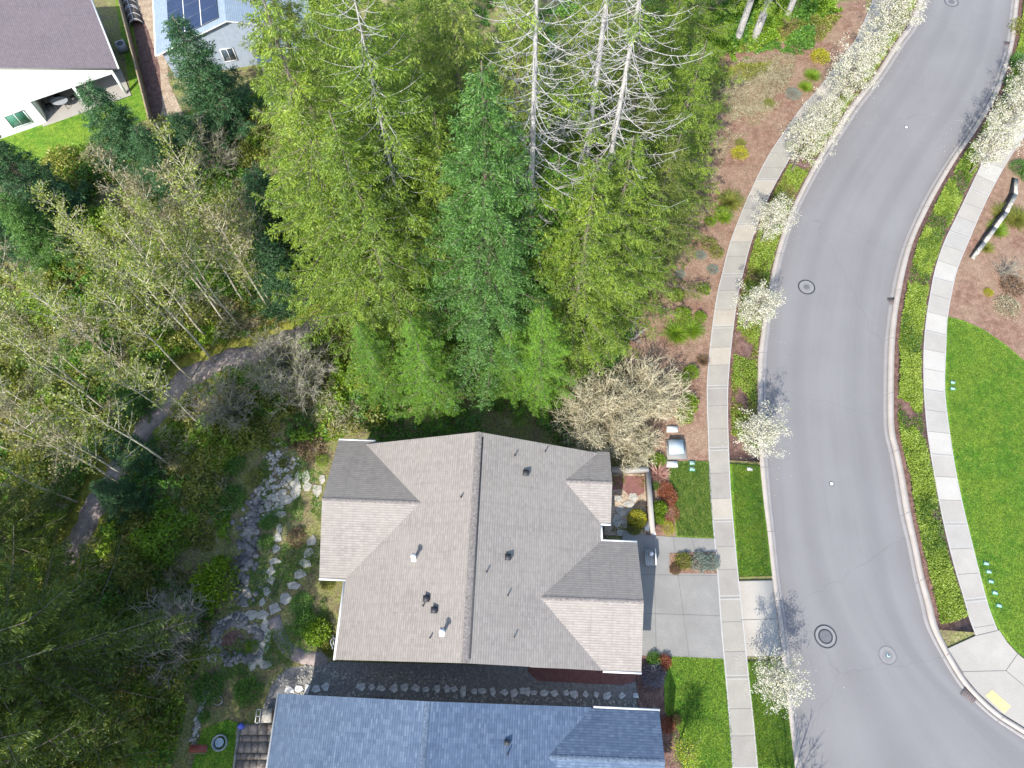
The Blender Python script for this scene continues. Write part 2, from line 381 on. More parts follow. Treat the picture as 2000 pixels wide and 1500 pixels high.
LC_o = [(1810, -40), (1785, 20), (1770, 55), (1746, 88), (1706, 150), (1656, 212), (1625, 262), (1594, 312), (1562, 373), (1538, 425), (1521, 475), (1508, 525), (1498, 575), (1490, 620), (1485, 660), (1480, 700), (1479, 750), (1479, 820), (1482, 880), (1485, 925), (1491, 985), (1499, 1050), (1507, 1125), (1517, 1200), (1527, 1290), (1537, 1375), (1544, 1437), (1551, 1497), (1570, 1640)]
LC_i = [(1832, -40), (1806, 20), (1791, 55), (1767, 88), (1727, 150), (1680, 212), (1647, 262), (1613, 312), (1579, 373), (1554, 425), (1537, 475), (1524, 525), (1514, 575), (1507, 620), (1502, 660), (1498, 700), (1496, 750), (1496, 820), (1499, 880), (1503, 925), (1508, 985), (1515, 1050), (1523, 1125), (1533, 1200), (1544, 1290), (1554, 1375), (1561, 1437), (1567, 1497), (1587, 1640)]
RC_i = [(1984, -60), (1975, 0), (1966, 80), (1945, 150), (1922, 200), (1884, 262), (1849, 312), (1811, 373), (1785, 425), (1764, 475), (1749, 525), (1739, 575), (1732, 625), (1727, 675), (1725, 747), (1725, 817), (1728, 850), (1735, 878), (1744, 925), (1756, 1000), (1771, 1062), (1783, 1122), (1796, 1175), (1807, 1220), (1830, 1267), (1864, 1325), (1890, 1357), (1935, 1400), (1982, 1432), (2060, 1482), (2180, 1550)]
RC_o = [(1999, -60), (1989, 0), (1980, 80), (1961, 150), (1940, 200), (1902, 262), (1867, 312), (1831, 373), (1804, 425), (1782, 475), (1768, 525), (1758, 575), (1750, 625), (1746, 675), (1744, 747), (1744, 817), (1747, 850), (1754, 878), (1764, 925), (1777, 1000), (1790, 1062), (1802, 1122), (1817, 1175), (1828, 1220), (1849, 1267), (1880, 1320), (1908, 1354), (1950, 1392), (1995, 1420), (2070, 1466), (2190, 1532)]
LS_l = [(1712, -40), (1704, 0), (1691, 32), (1672, 75), (1635, 125), (1597, 175), (1564, 212), (1537, 250), (1500, 305), (1465, 375), (1444, 425), (1425, 475), (1412, 525), (1400, 575), (1392, 625), (1386, 675), (1380, 747), (1380, 800), (1382, 850), (1385, 950), (1391, 1025), (1400, 1122), (1407, 1225), (1416, 1325), (1425, 1437), (1429, 1497), (1440, 1640)]
LS_r = [(1750, -40), (1741, 8), (1728, 45), (1706, 90), (1668, 143), (1632, 192), (1597, 233), (1570, 270), (1538, 318), (1505, 378), (1484, 428), (1466, 477), (1453, 526), (1441, 577), (1434, 626), (1428, 676), (1422, 747), (1421, 800), (1422, 850), (1426, 950), (1432, 1025), (1441, 1122), (1452, 1225), (1462, 1325), (1474, 1437), (1479, 1497), (1492, 1640)]
RS_l = [(2090, 40), (2045, 120), (2005, 180), (1975, 222), (1947, 264), (1920, 312), (1891, 373), (1866, 425), (1842, 475), (1825, 525), (1815, 575), (1807, 625), (1802, 687), (1802, 747), (1804, 787), (1810, 850), (1822, 925), (1836, 1000), (1850, 1062), (1866, 1122), (1882, 1175), (1890, 1205), (1904, 1242)]
RS_r = [(2140, 70), (2090, 145), (2050, 205), (2020, 242), (1990, 282), (1962, 325), (1933, 378), (1910, 427), (1889, 477), (1869, 526), (1857, 576), (1849, 626), (1846, 687), (1844, 747), (1846, 787), (1854, 850), (1866, 925), (1882, 1000), (1897, 1062), (1912, 1122), (1926, 1175), (1936, 1205), (1948, 1235)]
lco, lci, rci, rco = WL(LC_o), WL(LC_i), WL(RC_i), WL(RC_o)
lsl, lsr, rsl, rsr = WL(LS_l), WL(LS_r), WL(RS_l), WL(RS_r)
road_edge_l = lci; road_edge_r = rci
mb = MB()
RA = resample(list(lci)+[np.array((38, -22))], 240); RB = resample(list(rci)+[np.array((70, -22))], 240)
K = 8; along = np.concatenate([[0], np.cumsum(np.linalg.norm(np.diff((RA+RB)/2, axis=0), axis=1))]); v = []; uvv = []
for a, b, l_ in zip(RA, RB, along):
    for k in range(K+1): t = k/K; v.append((*(a*(1-t)+b*t), .012+.05*(.25-(t-.5)**2))); uvv.append((t, l_))
F_q = [(i*(K+1)+j, i*(K+1)+j+1, (i+1)*(K+1)+j+1, (i+1)*(K+1)+j) for i in range(239) for j in range(K)]
mb.add(v, F_q, 0, [uvv[q] for f in F_q for q in f]); structure(mb.build('road', 'asphalt'))

def line_cross(A, B, t):
    return A[t], B[t]
def kerb(name, inner, outer):
    """inner = road side. low gutter pan, then the raised kerb"""
    n = len(inner); mid = [i*.55+o*.45 for i, o in zip(inner, outer)]
    m = MB(); ribbon(m, inner, mid, -.05, .03, 1); ribbon(m, mid, outer, -.05, .15, 0)
    I, O, Md = resample(inner, 400), resample(outer, 400), resample(mid, 400)
    L = np.concatenate([[0], np.cumsum(np.linalg.norm(np.diff(Md, axis=0), axis=1))]); nxt = 1.5
    for k in range(1, 399):
        if L[k] > nxt:
            nxt += 4.4; t = Md[k+1]-Md[k]; t = t/np.linalg.norm(t)*.018
            for a, b, z in ((I[k], Md[k], .034), (Md[k], O[k], .154)):
                m.add([(*(a-t), z), (*(b-t), z), (*(b+t), z), (*(a+t), z)], (0, 1, 2, 3), 2)
    return structure(m.build(name, ['kerb', 'gutter', 'joint']))
kerb('kerb', lci, lco); kerb('kerb', rci, rco)
def sidewalk(A, B, name='sidewalk', mat='concrete', step=1.62, seams=True):
    n = 260; A, B = resample(A, n), resample(B, n); m = MB(); rs_ = random.Random(int(step*100)+len(mat))
    C = (A+B)/2; L = np.concatenate([[0], np.cumsum(np.linalg.norm(np.diff(C, axis=0), axis=1))]); nxt = .8; c = 0; last = 0; tone = np.zeros(n-1, int)
    for k in range(1, n-1):
        if L[k] > nxt:
            tone[last:k] = rs_.choice([0, 0, 3, 4]); last = k
            nxt += step; c += 1; t = C[k+1]-C[k]; t = t/np.linalg.norm(t)
            def bar(off, w, mi, z=.124):
                a, b = A[k]+t*off, B[k]+t*off; m.add([(*(a-t*w), z), (*(b-t*w), z), (*(b+t*w), z), (*(a+t*w), z)], (0, 1, 2, 3), mi)
            if c % 3 == 0: bar(-.11, .025, 2); bar(0, .012, 1); bar(.11, .025, 2)
            else: bar(0, .014, 1)
    va = [(*p, .12) for p in A]+[(*p, .12) for p in B]+[(*p, -.05) for p in A]+[(*p, -.05) for p in B]
    for tn in (0, 3, 4):
        seg = [i for i in range(n-1) if tone[i] == tn]
        if seg: m.add(va, [(i, n+i, n+i+1, i+1) for i in seg], tn)
    m.add(va, [(2*n+i, i, i+1, 2*n+i+1) for i in range(n-1)]+[(n+i, 3*n+i, 3*n+i+1, n+i+1) for i in range(n-1)], 0)
    # tooled pale edges
    for E_, s_ in ((A, 1), (B, -1)):
        d = (B-A); d = d/np.linalg.norm(d, axis=1)[:, None]*s_*.07
        q = E_+d; v = [(*p, .128) for p in E_]+[(*p, .128) for p in q]
        m.add(v, [(i, i+1, n+i+1, n+i) for i in range(n-1)], 2)
    return structure(m.build(name, [mat, 'joint', 'jointl', mat+'_dk', mat+'_lt']))
sidewalk(lsl, lsr); sidewalk(rsl, rsr, mat='newconc')
# corner ramp plaza
m = MB()
def slab(name, pts, z, mat, sm=False, z0=-.05):
    m = MB(); m.prism([tuple(p) for p in (WL(pts+[pts[0]], 5)[:-1] if sm else [W(*q) for q in pts])], z0, z, 0)
    return structure(m.build(name, mat))
m = MB()
pl = [W(*q) for q in [(1849, 1267), (1904, 1242), (1950, 1232), (1965, 1255), (1985, 1277), (2010, 1297), (2080, 1340), (2180, 1390), (2250, 1470), (2190, 1530), (2070, 1464), (1995, 1418), (1950, 1390), (1908, 1352), (1880, 1318)]]
m.prism(pl, -.05, .125, 0)
for a, b in (((1877, 1312), (1962, 1310)), ((1962, 1310), (1986, 1276)), ((1962, 1310), (2010, 1350)), ((1849, 1268), (1880, 1316)), ((1904, 1242), (1950, 1231))):
    (ax, ay), (bx, by) = W(*a), W(*b); d = np.array([by-ay, ax-bx]); d = d/np.linalg.norm(d)*.02
    m.add([(ax-d[0], ay-d[1], .13), (bx-d[0], by-d[1], .13), (bx+d[0], by+d[1], .13), (ax+d[0], ay+d[1], .13)], (0, 1, 2, 3), 1)
structure(m.build('pavement', ['newconc', 'joint']))
# tactile pad with truncated domes
t = empty('tactile_pad', (*W(1946, 1371), .13), 'yellow tactile warning pad on the kerb ramp at the street corner', 'tactile pad')
m = MB(); q = [np.array(W(*p))-np.array(W(1946, 1371)) for p in [(1922, 1358), (1935, 1348), (1971, 1379), (1959, 1393)]]
m.prism([tuple(x) for x in q], -.004, .012)
for i in range(1, 9):
    for j in range(1, 5):
        a, b = i/9, j/5; c = (q[0]*(1-a)+q[3]*a)*(1-b)+(q[1]*(1-a)+q[2]*a)*b; m.box((c[0], c[1], .015), (.04, .04, .012))
m.build('pad', 'yellow', t)

def strip_between(name, A, B, y0, y1, z, mat, inset=0.0):
    """planting strip between two edges, limited to a band of photo rows"""
    def cut(line):
        L = resample(line, 300); w0, w1 = W(1500, y0)[1], W(1500, y1)[1]
        return [p for p in L if w1 <= p[1] <= w0]
    a, b = cut(A), cut(B); a, b = resample(a, 60), resample(b, 60)
    if inset: d = (b-a); b = b-d*inset
    m = MB(); ribbon(m, a, b, -.05, z); return structure(m.build(name, mat)), a, b
_, sa, sb = strip_between('planting_strip', lsr, lco, -38, 904, .075, 'mulchd')
_, sa2, sb2 = strip_between('planting_strip', rsl, rco, -38, 1238, .075, 'mulchd')
strip_between('verge_lawn', lsr, lco, 904, 1129, .11, 'lawn')
strip_between('driveway_apron', lsr, lco, 1129, 1289, .125, 'newconc')
strip_between('verge_lawn', lsr, lco, 1289, 1630, .11, 'lawn')
m = MB()
for a, b in (((1446, 1211), (1519, 1209)),):
    (ax, ay), (bx, by) = W(*a), W(*b); m.add([(ax, ay-.02, .13), (bx, by-.02, .13), (bx, by+.02, .13), (ax, ay+.02, .13)], (0, 1, 2, 3))
structure(m.build('apron_joint', 'joint'))

slab('lawn', [(1848, 619), (1880, 627), (1920, 645), (1960, 672), (2000, 706), (2100, 800), (2200, 950), (2250, 1150), (2180, 1385), (2080, 1335), (2010, 1292), (1985, 1272), (1965, 1250), (1948, 1228)] + [(a, b) for a, b in RS_r[::-1] if 640 < b < 1230], .1, 'lawn')
slab('mulch_bed', [(1850, 621), (1880, 629), (1920, 647), (1960, 674), (2000, 708), (2100, 802), (2200, 952), (2500, 700), (2400, 100), (2150, 60)] + [(a, b) for a, b in RS_r if 100 < b < 600], .07, 'mulch')
slab('mulch_bed', [(1690, 0), (1600, 10), (1510, 60), (1400, 110), (1360, 240), (1330, 400), (1290, 520), (1255, 600), (1220, 700), (1235, 800), (1290, 902), (1386, 900)]+[(a+2, b) for a, b in LS_l[::-1] if 0 < b < 890], .06, 'mulch')
slab('lawn', [(1303, 905), (1345, 901), (1386, 902), (1389, 950), (1393, 1025), (1395, 1054), (1320, 1050), (1316, 1000), (1308, 950)], .1, 'lawn2')
slab('lawn', [(1312, 1281), (1413, 1286), (1418, 1325), (1427, 1437), (1431, 1497), (1442, 1640), (1340, 1640), (1335, 1500), (1326, 1430), (1298, 1390), (1296, 1330)], .1, 'lawn')
m = MB()
dp = [W(*q) for q in [(1215, 1040), (1282, 1047), (1320, 1050), (1394, 1053), (1402, 1122), (1409, 1225), (1414, 1287), (1312, 1282), (1215, 1279)]]
m.prism(dp, -.05, .115, 0)
for a, b in (((1314, 1051), (1345, 1282)), ((1215, 1197), (1406, 1203)), ((1215, 1122), (1402, 1125)), ((1276, 1048), (1281, 1281)), ((1350, 1052), (1358, 1080))):
    (ax, ay), (bx, by) = W(*a), W(*b); d = np.array([by-ay, ax-bx]); d = d/np.linalg.norm(d)*.018
    m.add([(ax-d[0], ay-d[1], .12), (bx-d[0], by-d[1], .12), (bx+d[0], by+d[1], .12), (ax+d[0], ay+d[1], .12)], (0, 1, 2, 3), 1)
structure(m.build('driveway', ['drive', 'joint']))
slab('planter_bed', [(1307, 1081), (1397, 1079), (1400, 1121), (1307, 1120)], .135, 'mulch')
slab('front_bed', [(1265, 905), (1303, 903), (1308, 950), (1317, 1000), (1322, 1049), (1262, 1047)], .08, 'mulch')
slab('corner_bed', [(1240, 1279), (1313, 1282), (1300, 1330), (1300, 1385), (1320, 1400), (1345, 1440), (1338, 1500), (1342, 1640), (1260, 1640)], .09, 'mulchd')
slab('red_bark_bed', [(1035, 1270), (1240, 1270), (1244, 1330), (1215, 1338), (1050, 1330), (1030, 1310)], .05, 'redbed')
slab('gravel_strip', [(560, 1305), (650, 1293), (1030, 1300), (1240, 1325), (1290, 1340), (1300, 1390), (1290, 1420), (500, 1420), (530, 1340)], .03, 'gravel')
tc = resample(smooth_line([W(*q) for q in [(668, 612), (620, 636), (575, 657), (520, 684), (440, 706), (376, 732), (328, 780), (282, 840), (238, 910), (200, 970), (165, 1030), (120, 1110)]], 6), 90)
tn_ = np.gradient(tc, axis=0); tn_ = np.column_stack([-tn_[:, 1], tn_[:, 0]])/np.linalg.norm(tn_, axis=1)[:, None]; wv_ = .8+.14*np.sin(np.arange(90)*.55)+.08*np.sin(np.arange(90)*1.7)
m = MB(); ribbon(m, tc+tn_*wv_[:, None], tc-tn_*wv_[::-1, None], -.03, .02); structure(m.build('trail', 'gravelp'))
slab('trail_verge', [(690, 590), (660, 650), (590, 690), (530, 735), (450, 745), (400, 765), (365, 805), (330, 860), (285, 930), (250, 985), (215, 1045), (150, 1140), (60, 1140), (110, 1030), (140, 960), (180, 885), (230, 815), (280, 750), (345, 690), (440, 660), (520, 630), (570, 600), (620, 580)], .012, 'moss', sm=True)
slab('side_yard_litter', [(262, 0), (318, 0), (330, 160), (365, 240), (300, 260), (318, 210), (312, 130), (290, 60)], .02, 'litter')
slab('soil_strip', [(225, -60), (262, -60), (290, 60), (312, 130), (318, 210), (300, 260), (287, 225)], .014, 'mulchd')
slab('back_lawn', [(0, 300), (-140, 380), (-300, 420), (-300, 330), (0, 265), (80, 240), (255, 180), (225, 0), (190, -60), (240, -60), (292, 230), (250, 250), (170, 300), (60, 330)], .03, 'lawn')
slab('garden_lawn', [(395, 1425), (445, 1405), (475, 1415), (452, 1520), (445, 1640), (330, 1640), (380, 1480)], .03, 'lawn')
slab('garden_soil', [(545, 870), (650, 870), (630, 1130), (660, 1290), (560, 1310), (440, 1330), (400, 1290), (400, 1210), (470, 1170), (520, 1060), (535, 960)], .018, 'soil')

# ------------------------------------------------------------------ houses
def roof_slabs(mb, u0, u1, v0, v1, ze, pitch, axis, th=.13):
    """gable roof, ridge along 'v' or 'u' (u=x, v=y); mi 0 shingles, 1 fascia"""
    if axis == 'v': s0, s1, r0, r1 = u0, u1, v0, v1
    else: s0, s1, r0, r1 = v0, v1, u0, u1
    mid = (s0+s1)/2; zr = ze+(mid-s0)*pitch; sl = math.hypot(mid-s0, zr-ze)
    def P(s, r, z): return (s, r, z) if axis == 'v' else (r, s, z)
    for e in (s0, s1):
        flip = (e == s1) != (axis == 'u')
        q = [P(e, r0, ze), P(mid, r0, zr), P(mid, r1, zr), P(e, r1, ze)]; uv = [(r0, 0), (r0, sl), (r1, sl), (r1, 0)]
        lo = [(x, y, z-th) for x, y, z in q]
        f = (3, 2, 1, 0) if not flip else (0, 1, 2, 3)
        uvf = [uv[i] for i in f]
        mb.add(q, f, 0, uvf)
        mb.add(lo, f[::-1], 1)
        mb.add(q+lo, [(0, 1, 5, 4), (2, 3, 7, 6), (3, 0, 4, 7)], 1)
    return mid, zr
def gable_wall(mb, u0, u1, v0, v1, ze, pitch, axis, ins=.45, mi=0):
    u0 += ins; u1 -= ins; v0 += ins; v1 -= ins
    if axis == 'v': s0, s1, r0, r1 = u0, u1, v0, v1
    else: s0, s1, r0, r1 = v0, v1, u0, u1
    zw = ze+ins*pitch-.16; mid = (s0+s1)/2; zt = zw+(mid-s0)*pitch
    def P(s, r, z): return (s, r, z) if axis == 'v' else (r, s, z)
    a = [P(s0, r0, 0), P(s1, r0, 0), P(s1, r0, zw), P(mid, r0, zt), P(s0, r0, zw)]
    b = [P(s0, r1, 0), P(s1, r1, 0), P(s1, r1, zw), P(mid, r1, zt), P(s0, r1, zw)]
    mb.add(a+b, [0, 1, 2, 3, 4], mi); mb.add(a+b, [9, 8, 7, 6, 5], mi)
    mb.add(a+b, [(0, 5, 6, 1), (1, 6, 7, 2), (4, 9, 5, 0)], mi)
def ridge_cap(mb, a, b, w=.17, step=.3):
    a, b = np.array(a, float), np.array(b, float); n = max(2, int(np.linalg.norm(b-a)/step)); d = (b-a)/n
    hd = d/np.linalg.norm(d); q = np.array([-hd[1], hd[0], 0])*w
    for i in range(n):
        p, e = a+d*i, a+d*(i+1)*1.0
        z1, z2 = .055, .03
        v = [p-q+(0, 0, z1-.085), p+(0, 0, z1), p+q+(0, 0, z1-.085), e-q+(0, 0, z2-.085), e+(0, 0, z2), e+q+(0, 0, z2-.085)]
        mb.add(v, [(0, 1, 4, 3), (1, 2, 5, 4)], 0); mb.add(v, (0, 2, 1), 0)
def window(parent, c, w, h, face, frame='trim', glass='glass'):
    """face: 'E','W','N','S' outward direction in the house frame"""
    m = MB(); gm = MB(); t = .06
    ax = {'E': (1, 0), 'W': (-1, 0), 'N': (0, 1), 'S': (0, -1)}[face]
    def bx(mb, du, dz, ww, hh, dep, out):
        if ax[0]: mb.box((c[0]+ax[0]*out, c[1]+du, c[2]+dz), (dep, ww, hh))
        else: mb.box((c[0]+du, c[1]+ax[1]*out, c[2]+dz), (ww, dep, hh))
    bx(m, 0, h/2+t/2, w+2*t, t, .08, .02); bx(m, 0, -h/2-t/2, w+2*t, t, .1, .02)
    bx(m, -w/2-t/2, 0, t, h, .08, .02); bx(m, w/2+t/2, 0, t, h, .08, .02); bx(m, 0, 0, .05, h, .07, .02)
    o = m.build('window', frame, parent); bx(gm, 0, 0, w, h, .03, .012); gm.build('pane', glass, o); return o

# --- the tan-roofed house
H1 = empty('house', (-2.25, 1.37, 0), 'single storey house with a weathered taupe shingle roof and four gables beside the driveway', 'house', rz=R_(-2.2))
PT = .43
rf = MB()
roof_slabs(rf, -8.0, 7.45, 0, 13.1, 2.9, PT, 'v')
roof_slabs(rf, -9.6, -3.2, 4.58, 13.33, 2.9, PT, 'u')
roof_slabs(rf, 4.6, 8.09, 8.56, 13.22, 2.9, PT, 'u')
roof_slabs(rf, 3.3, 9.7, .03, 7.42, 2.9, PT, 'u')
roof = rf.build('roof', ['r_tan', 'tan_trim'], H1)
rc = MB(); zr = 2.9+7.725*PT
MT['cap'] = M('ridge shingle', [(.14, .125, .115), (.22, .2, .185)], 6, fine=(9, .3)); MT['capb'] = M('blue ridge shingle', [(.06, .09, .13), (.12, .155, .21)], 6, fine=(9, .3))
def caps(par, mat, *a):
    for p, q, w in a: mm = MB(); ridge_cap(mm, p, q, w); mm.build('ridge_cap', mat, par)
caps(roof, 'cap', ((-.275, 0, zr), (-.275, 13.1, zr), .2), ((-9.6, 8.955, 2.9+4.375*PT), (-3.55, 8.955, 2.9+4.375*PT), .13), ((8.09, 10.89, 2.9+2.33*PT), (5.15, 10.89, 2.9+2.33*PT), .13), ((9.7, 3.725, 2.9+3.695*PT), (3.78, 3.725, 2.9+3.695*PT), .13))
# ridge vent slot beside the ridge
m = MB(); m.box((-.02, 6.5, zr-.075), (.05, 12.6, .05)); m.build('ridge_vent', 'dark', roof)
wl = MB()
gable_wall(wl, -8.0, 7.45, 0, 13.1, 2.9, PT, 'v', .46)
gable_wall(wl, -9.6, -2, 4.58, 13.33, 2.9, PT, 'u', .5)
gable_wall(wl, 2, 8.09, 8.56, 13.22, 2.9, PT, 'u', .48)
gable_wall(wl, 2, 9.7, .03, 7.42, 2.9, PT, 'u', .44)
wl.build('wall', 'wall_beige', H1)
def gutter(par, a, b):
    m = MB(); m.beam((*a, 2.87), (*b, 2.87), .12, .11); m.build('gutter', 'trim', par)
for a, b in (((-8.07, -.02), (-8.07, 4.44)), ((-9.62, 4.5), (-8.0, 4.5)), ((-9.62, 13.41), (-7.2, 13.41)), ((7.52, 7.56), (7.52, 8.42)), ((7.45, 8.49), (8.1, 8.49)), ((7.4, 7.49), (9.7, 7.49)), ((7.5, -.04), (9.72, -.04))): gutter(H1, a, b)
dsp = [((-8.0, .3), (-7.6, .3)), ((9.55, -.1), (9.4, .4)), ((-9.5, 4.45), (-9.2, 4.9))]
for a, b in dsp:
    m = MB(); m.tube([(a[0], a[1], 2.8), (b[0], b[1], 2.5), (b[0], b[1], .1)], .04, 6); m.build('downspout', 'trim', H1)
window(H1, (-9.12, 7.2, 1.5), 1.6, 1.2, 'W'); window(H1, (-9.12, 10.6, 1.5), 1.6, 1.2, 'W'); window(H1, (7.63, 10.9, 1.5), 1.8, 1.3, 'E')
window(H1, (-3, .44, 1.5), 1.4, 1.1, 'S')
m = MB(); m.box((9.29, 3.7, 1.15), (.06, 5.0, 2.25)); gd = m.build('garage_door', 'trim', H1)
m = MB(); m.box((7.0, 8.0, 1.05), (.08, .95, 2.1)); m.build('door', 'redwood', H1)
# roof fittings: pipe, slope follows the roof
def roofz(u): return 2.9+(7.725-abs(u+.275))*PT
def pipe_vent(px, py, zz, label, big=False):
    x, y = W(px, py, zz); dx, dy = x+2.25, y-1.37; c, s = math.cos(R_(2.2)), math.sin(R_(2.2))
    u, v = dx*c-dy*s, dx*s+dy*c; z = roofz(u)
    o = empty('roof_vent', (u, v, z), rz=0); o.parent = H1
    if big:
        m = MB(); m.box((0, 0, .0), (.42, .4, .06)); m.build('flashing', 'wpaint', o)
        m = MB(); m.tube([(0, 0, 0), (0, 0, .75)], .1, 10); m.build('pipe', 'wpaint', o)
        m = MB(); m.tube([(0, 0, .72), (0, 0, .78), (0, 0, .86)], [.17, .17, .05], 10); m.build('cap', 'wpaint', o)
    elif label == 'box':
        m = MB(); m.box((0, 0, .1), (.3, .3, .16)); m.box((-.02, 0, .2), (.36, .36, .04)); m.build('hood', 'dark', o)
    else:
        m = MB(); m.tube([(0, 0, -.05), (0, 0, .33)], .045, 8); m.build('pipe', 'dark', o)
    o.name = 'roof_vent'
for p in ((808, 1087, 5.4), (865, 1235, 5.9)): pipe_vent(*p, '', True)
for p in ((1028, 919, 5.6), (993, 1087, 5.7), (832, 1168, 5.6), (848, 1191, 5.7)): pipe_vent(*p, 'box')
for p in ((900, 969, 6.2), (1006, 885, 5.8), (1066, 877, 5), (950, 1115, 6.3), (992, 1161, 5.8), (825, 1182, 5.5), (839, 1245, 5.7), (1005, 1243, 5.6)): pipe_vent(*p, '')

# --- the blue-roofed house to the south
H2 = empty('house', (-4.18, -.49, 0), 'house with a blue grey shingle roof cut off by the bottom edge of the photo', 'house', rz=R_(-2.3))
rf = MB(); roof_slabs(rf, -9.07, 8.67, -14, 0, 2.9, PT, 'v'); roof_slabs(rf, 5.9, 12.5, -4.95, -.05, 2.9, PT, 'u')
roof2 = rf.build('roof', ['r_blue', 'trim'], H2)
z2 = 2.9+8.87*PT
caps(roof2, 'capb', ((-.2, -14, z2), (-.2, 0, z2), .15), ((12.5, -2.5, 2.9+2.45*PT), (6.3, -2.5, 2.9+2.45*PT), .13))
wl = MB(); gable_wall(wl, -9.07, 8.67, -14, 0, 2.9, PT, 'v', .46); gable_wall(wl, 5, 12.5, -4.95, -.05, 2.9, PT, 'u', .5); wl.build('wall', 'wall_grey', H2)
gutter(H2, (-9.14, -14), (-9.14, 0)); gutter(H2, (8.8, .02), (12.55, .02))
window(H2, (12.02, -2.5, 1.4), 1.5, 1.3, 'E'); window(H2, (-2, -.44, 1.5), 1.3, 1.1, 'N'); window(H2, (-8.63, -3, 1.4), 1.6, 1.3, 'W')
for u, v in ((4.0, -1.85), (4.05, -2.4)):
    z = 2.9+(8.87-abs(u+.2))*PT; o = empty('roof_vent', (u, v, z)); o.parent = H2
    m = MB(); m.box((0, 0, .1), (.3, .24, .18)) if v > -2 else m.tube([(0, 0, 0), (0, 0, .35)], .05, 8); m.build('hood', 'dark', o)

# --- top-left house, white walls and a covered patio
H3 = empty('house', (-33.61, 47.92, 0), 'house with a mauve brown roof and white walls around a covered patio', 'house', rz=math.atan2(.456, .89))
P3 = .43; rf = MB(); roof_slabs(rf, -17.2, .5, -.25, 9.0, 2.85, P3, 'v')
roof3 = rf.build('roof', ['r_brown', 'tan_trim'], H3)
m = MB(); m.tube([(0, 0, -.05), (0, 0, .3)], .05, 8); o = m.build('roof_vent', 'dark', H3); o.location = (-6.6, 5.5, 5.6)
gutter(H3, (.56, -.25), (.56, 9.0))
wl = MB(); D = 3.1
top = lambda u: 2.7+ (min(-u, 17+u))*P3          # underside of the rake
# front gable plane, above and left of the patio opening
A = -7.0
def wallpanel(pts, t=.18):
    a = [(u, 0, z) for u, z in pts]; b = [(u, t, z) for u, z in pts]; n = len(pts)
    wl.add(a+b, list(range(n))); wl.add(a+b, list(range(2*n-1, n-1, -1))); wl.add(a+b, [(i, n+i, n+(i+1) % n, (i+1) % n) for i in range(n)])
wallpanel([(0, 2.35), (0, 2.68), (-8.45, top(-8.45)), (A-.001, 2.35)][::1])
wallpanel([(A, 0), (A, 2.35), (-8.45, top(-8.45)), (-16.9, 2.7), (-16.9, 0)])
wl.box((-.1, .1, 1.17), (.2, .2, 2.35)); wl.box((-3.45, .1, 1.17), (.22, .2, 2.35))
wl.box((-8.5, D+.1, 1.3), (16.8, .18, 2.6)); wl.box((-8.5, 8.5, 1.3), (16.8, .18, 2.6)); wl.box((-.1, 5.8, 1.3), (.2, 5.3, 2.6)); wl.box((-16.8, 4.3, 1.3), (.2, 8.4, 2.6)); wl.box((A, D/2+.1, 1.2), (.18, D-.2, 2.4))
wl.build('wall', 'wall_white', H3)
m = MB(); m.box((-3.5, D/2, 2.42), (6.9, D-.3, .06)); m.build('patio_ceiling', 'tan_trim', H3)
window(H3, (-8.7, -.01, 1.25), 1.5, 1.25, 'S', glass='gglass'); window(H3, (-11.6, -.01, 1.25), 1.5, 1.25, 'S', glass='gglass')
window(H3, (-5.2, D-.02, 1.15), 2.2, 1.9, 'S')
m = MB(); m.prism([(-7.4, -.3), (.25, -.3), (.25, D), (-7.4, D)], -.03, .1); m.build('patio_slab', 'newconc', H3)
def to_world(h, p):
    c, s = math.cos(h.rotation_euler[2]), math.sin(h.rotation_euler[2]); return (h.location[0]+p[0]*c-p[1]*s, h.location[1]+p[0]*s+p[1]*c, p[2])
def patio_chair(loc, rz, label, seat='dark', group=None):
    o = empty('patio_chair', loc, label, 'chair', group, rz)
    m = MB(); m.box((0, 0, .42), (.5, .5, .06)); m.build('seat', seat, o)
    m = MB(); m.box((0, .24, .72), (.5, .05, .5)); m.build('backrest', seat, o)
    for sx in (-.22, .22):
        for sy in (-.2, .22):
            m = MB(); m.tube([(sx, sy, .42), (sx, sy, 0)], .02, 5); m.build('leg', 'dark', o)
    return o
tb = empty('patio_table', to_world(H3, (-5.3, 1.0, .1)), 'oval grey patio table under the white house patio roof', 'table')
m = MB(); m.prism([(.75*math.cos(a), .45*math.sin(a)) for a in np.linspace(0, 2*math.pi, 24)[:-1]], .7, .74); m.build('tabletop', 'greymetal', tb)
for a, b in ((-.4, -.2), (.4, -.2), (-.4, .2), (.4, .2)):
    m = MB(); m.tube([(a, b, .7), (a*1.1, b*1.1, 0)], .025, 5); m.build('leg', 'dark', tb)
for i, (a, b, r, w) in enumerate(((-6.3, 1.3, 1.5, 'at the left end of'), (-5.4, 1.9, 0, 'behind'), (-4.2, 1.2, -1.5, 'at the right end of'))):
    patio_chair(to_world(H3, (a, b, .1)), H3.rotation_euler[2]+r, 'dark patio chair %s the oval table' % w)
o = empty('wall_cabinet', to_world(H3, (1.1, 5.4, 0)), 'grey air conditioning unit standing against the wall of the mauve roofed house', 'air conditioner', rz=H3.rotation_euler[2])
m = MB(); m.box((0, 0, .4), (.8, .8, .75)); m.build('casing', 'greymetal', o); m = MB(); m.tube([(0, 0, .77), (0, 0, .79)], .3, 14); m.build('fan_grille', 'dark', o)
o.name = 'air_conditioner'

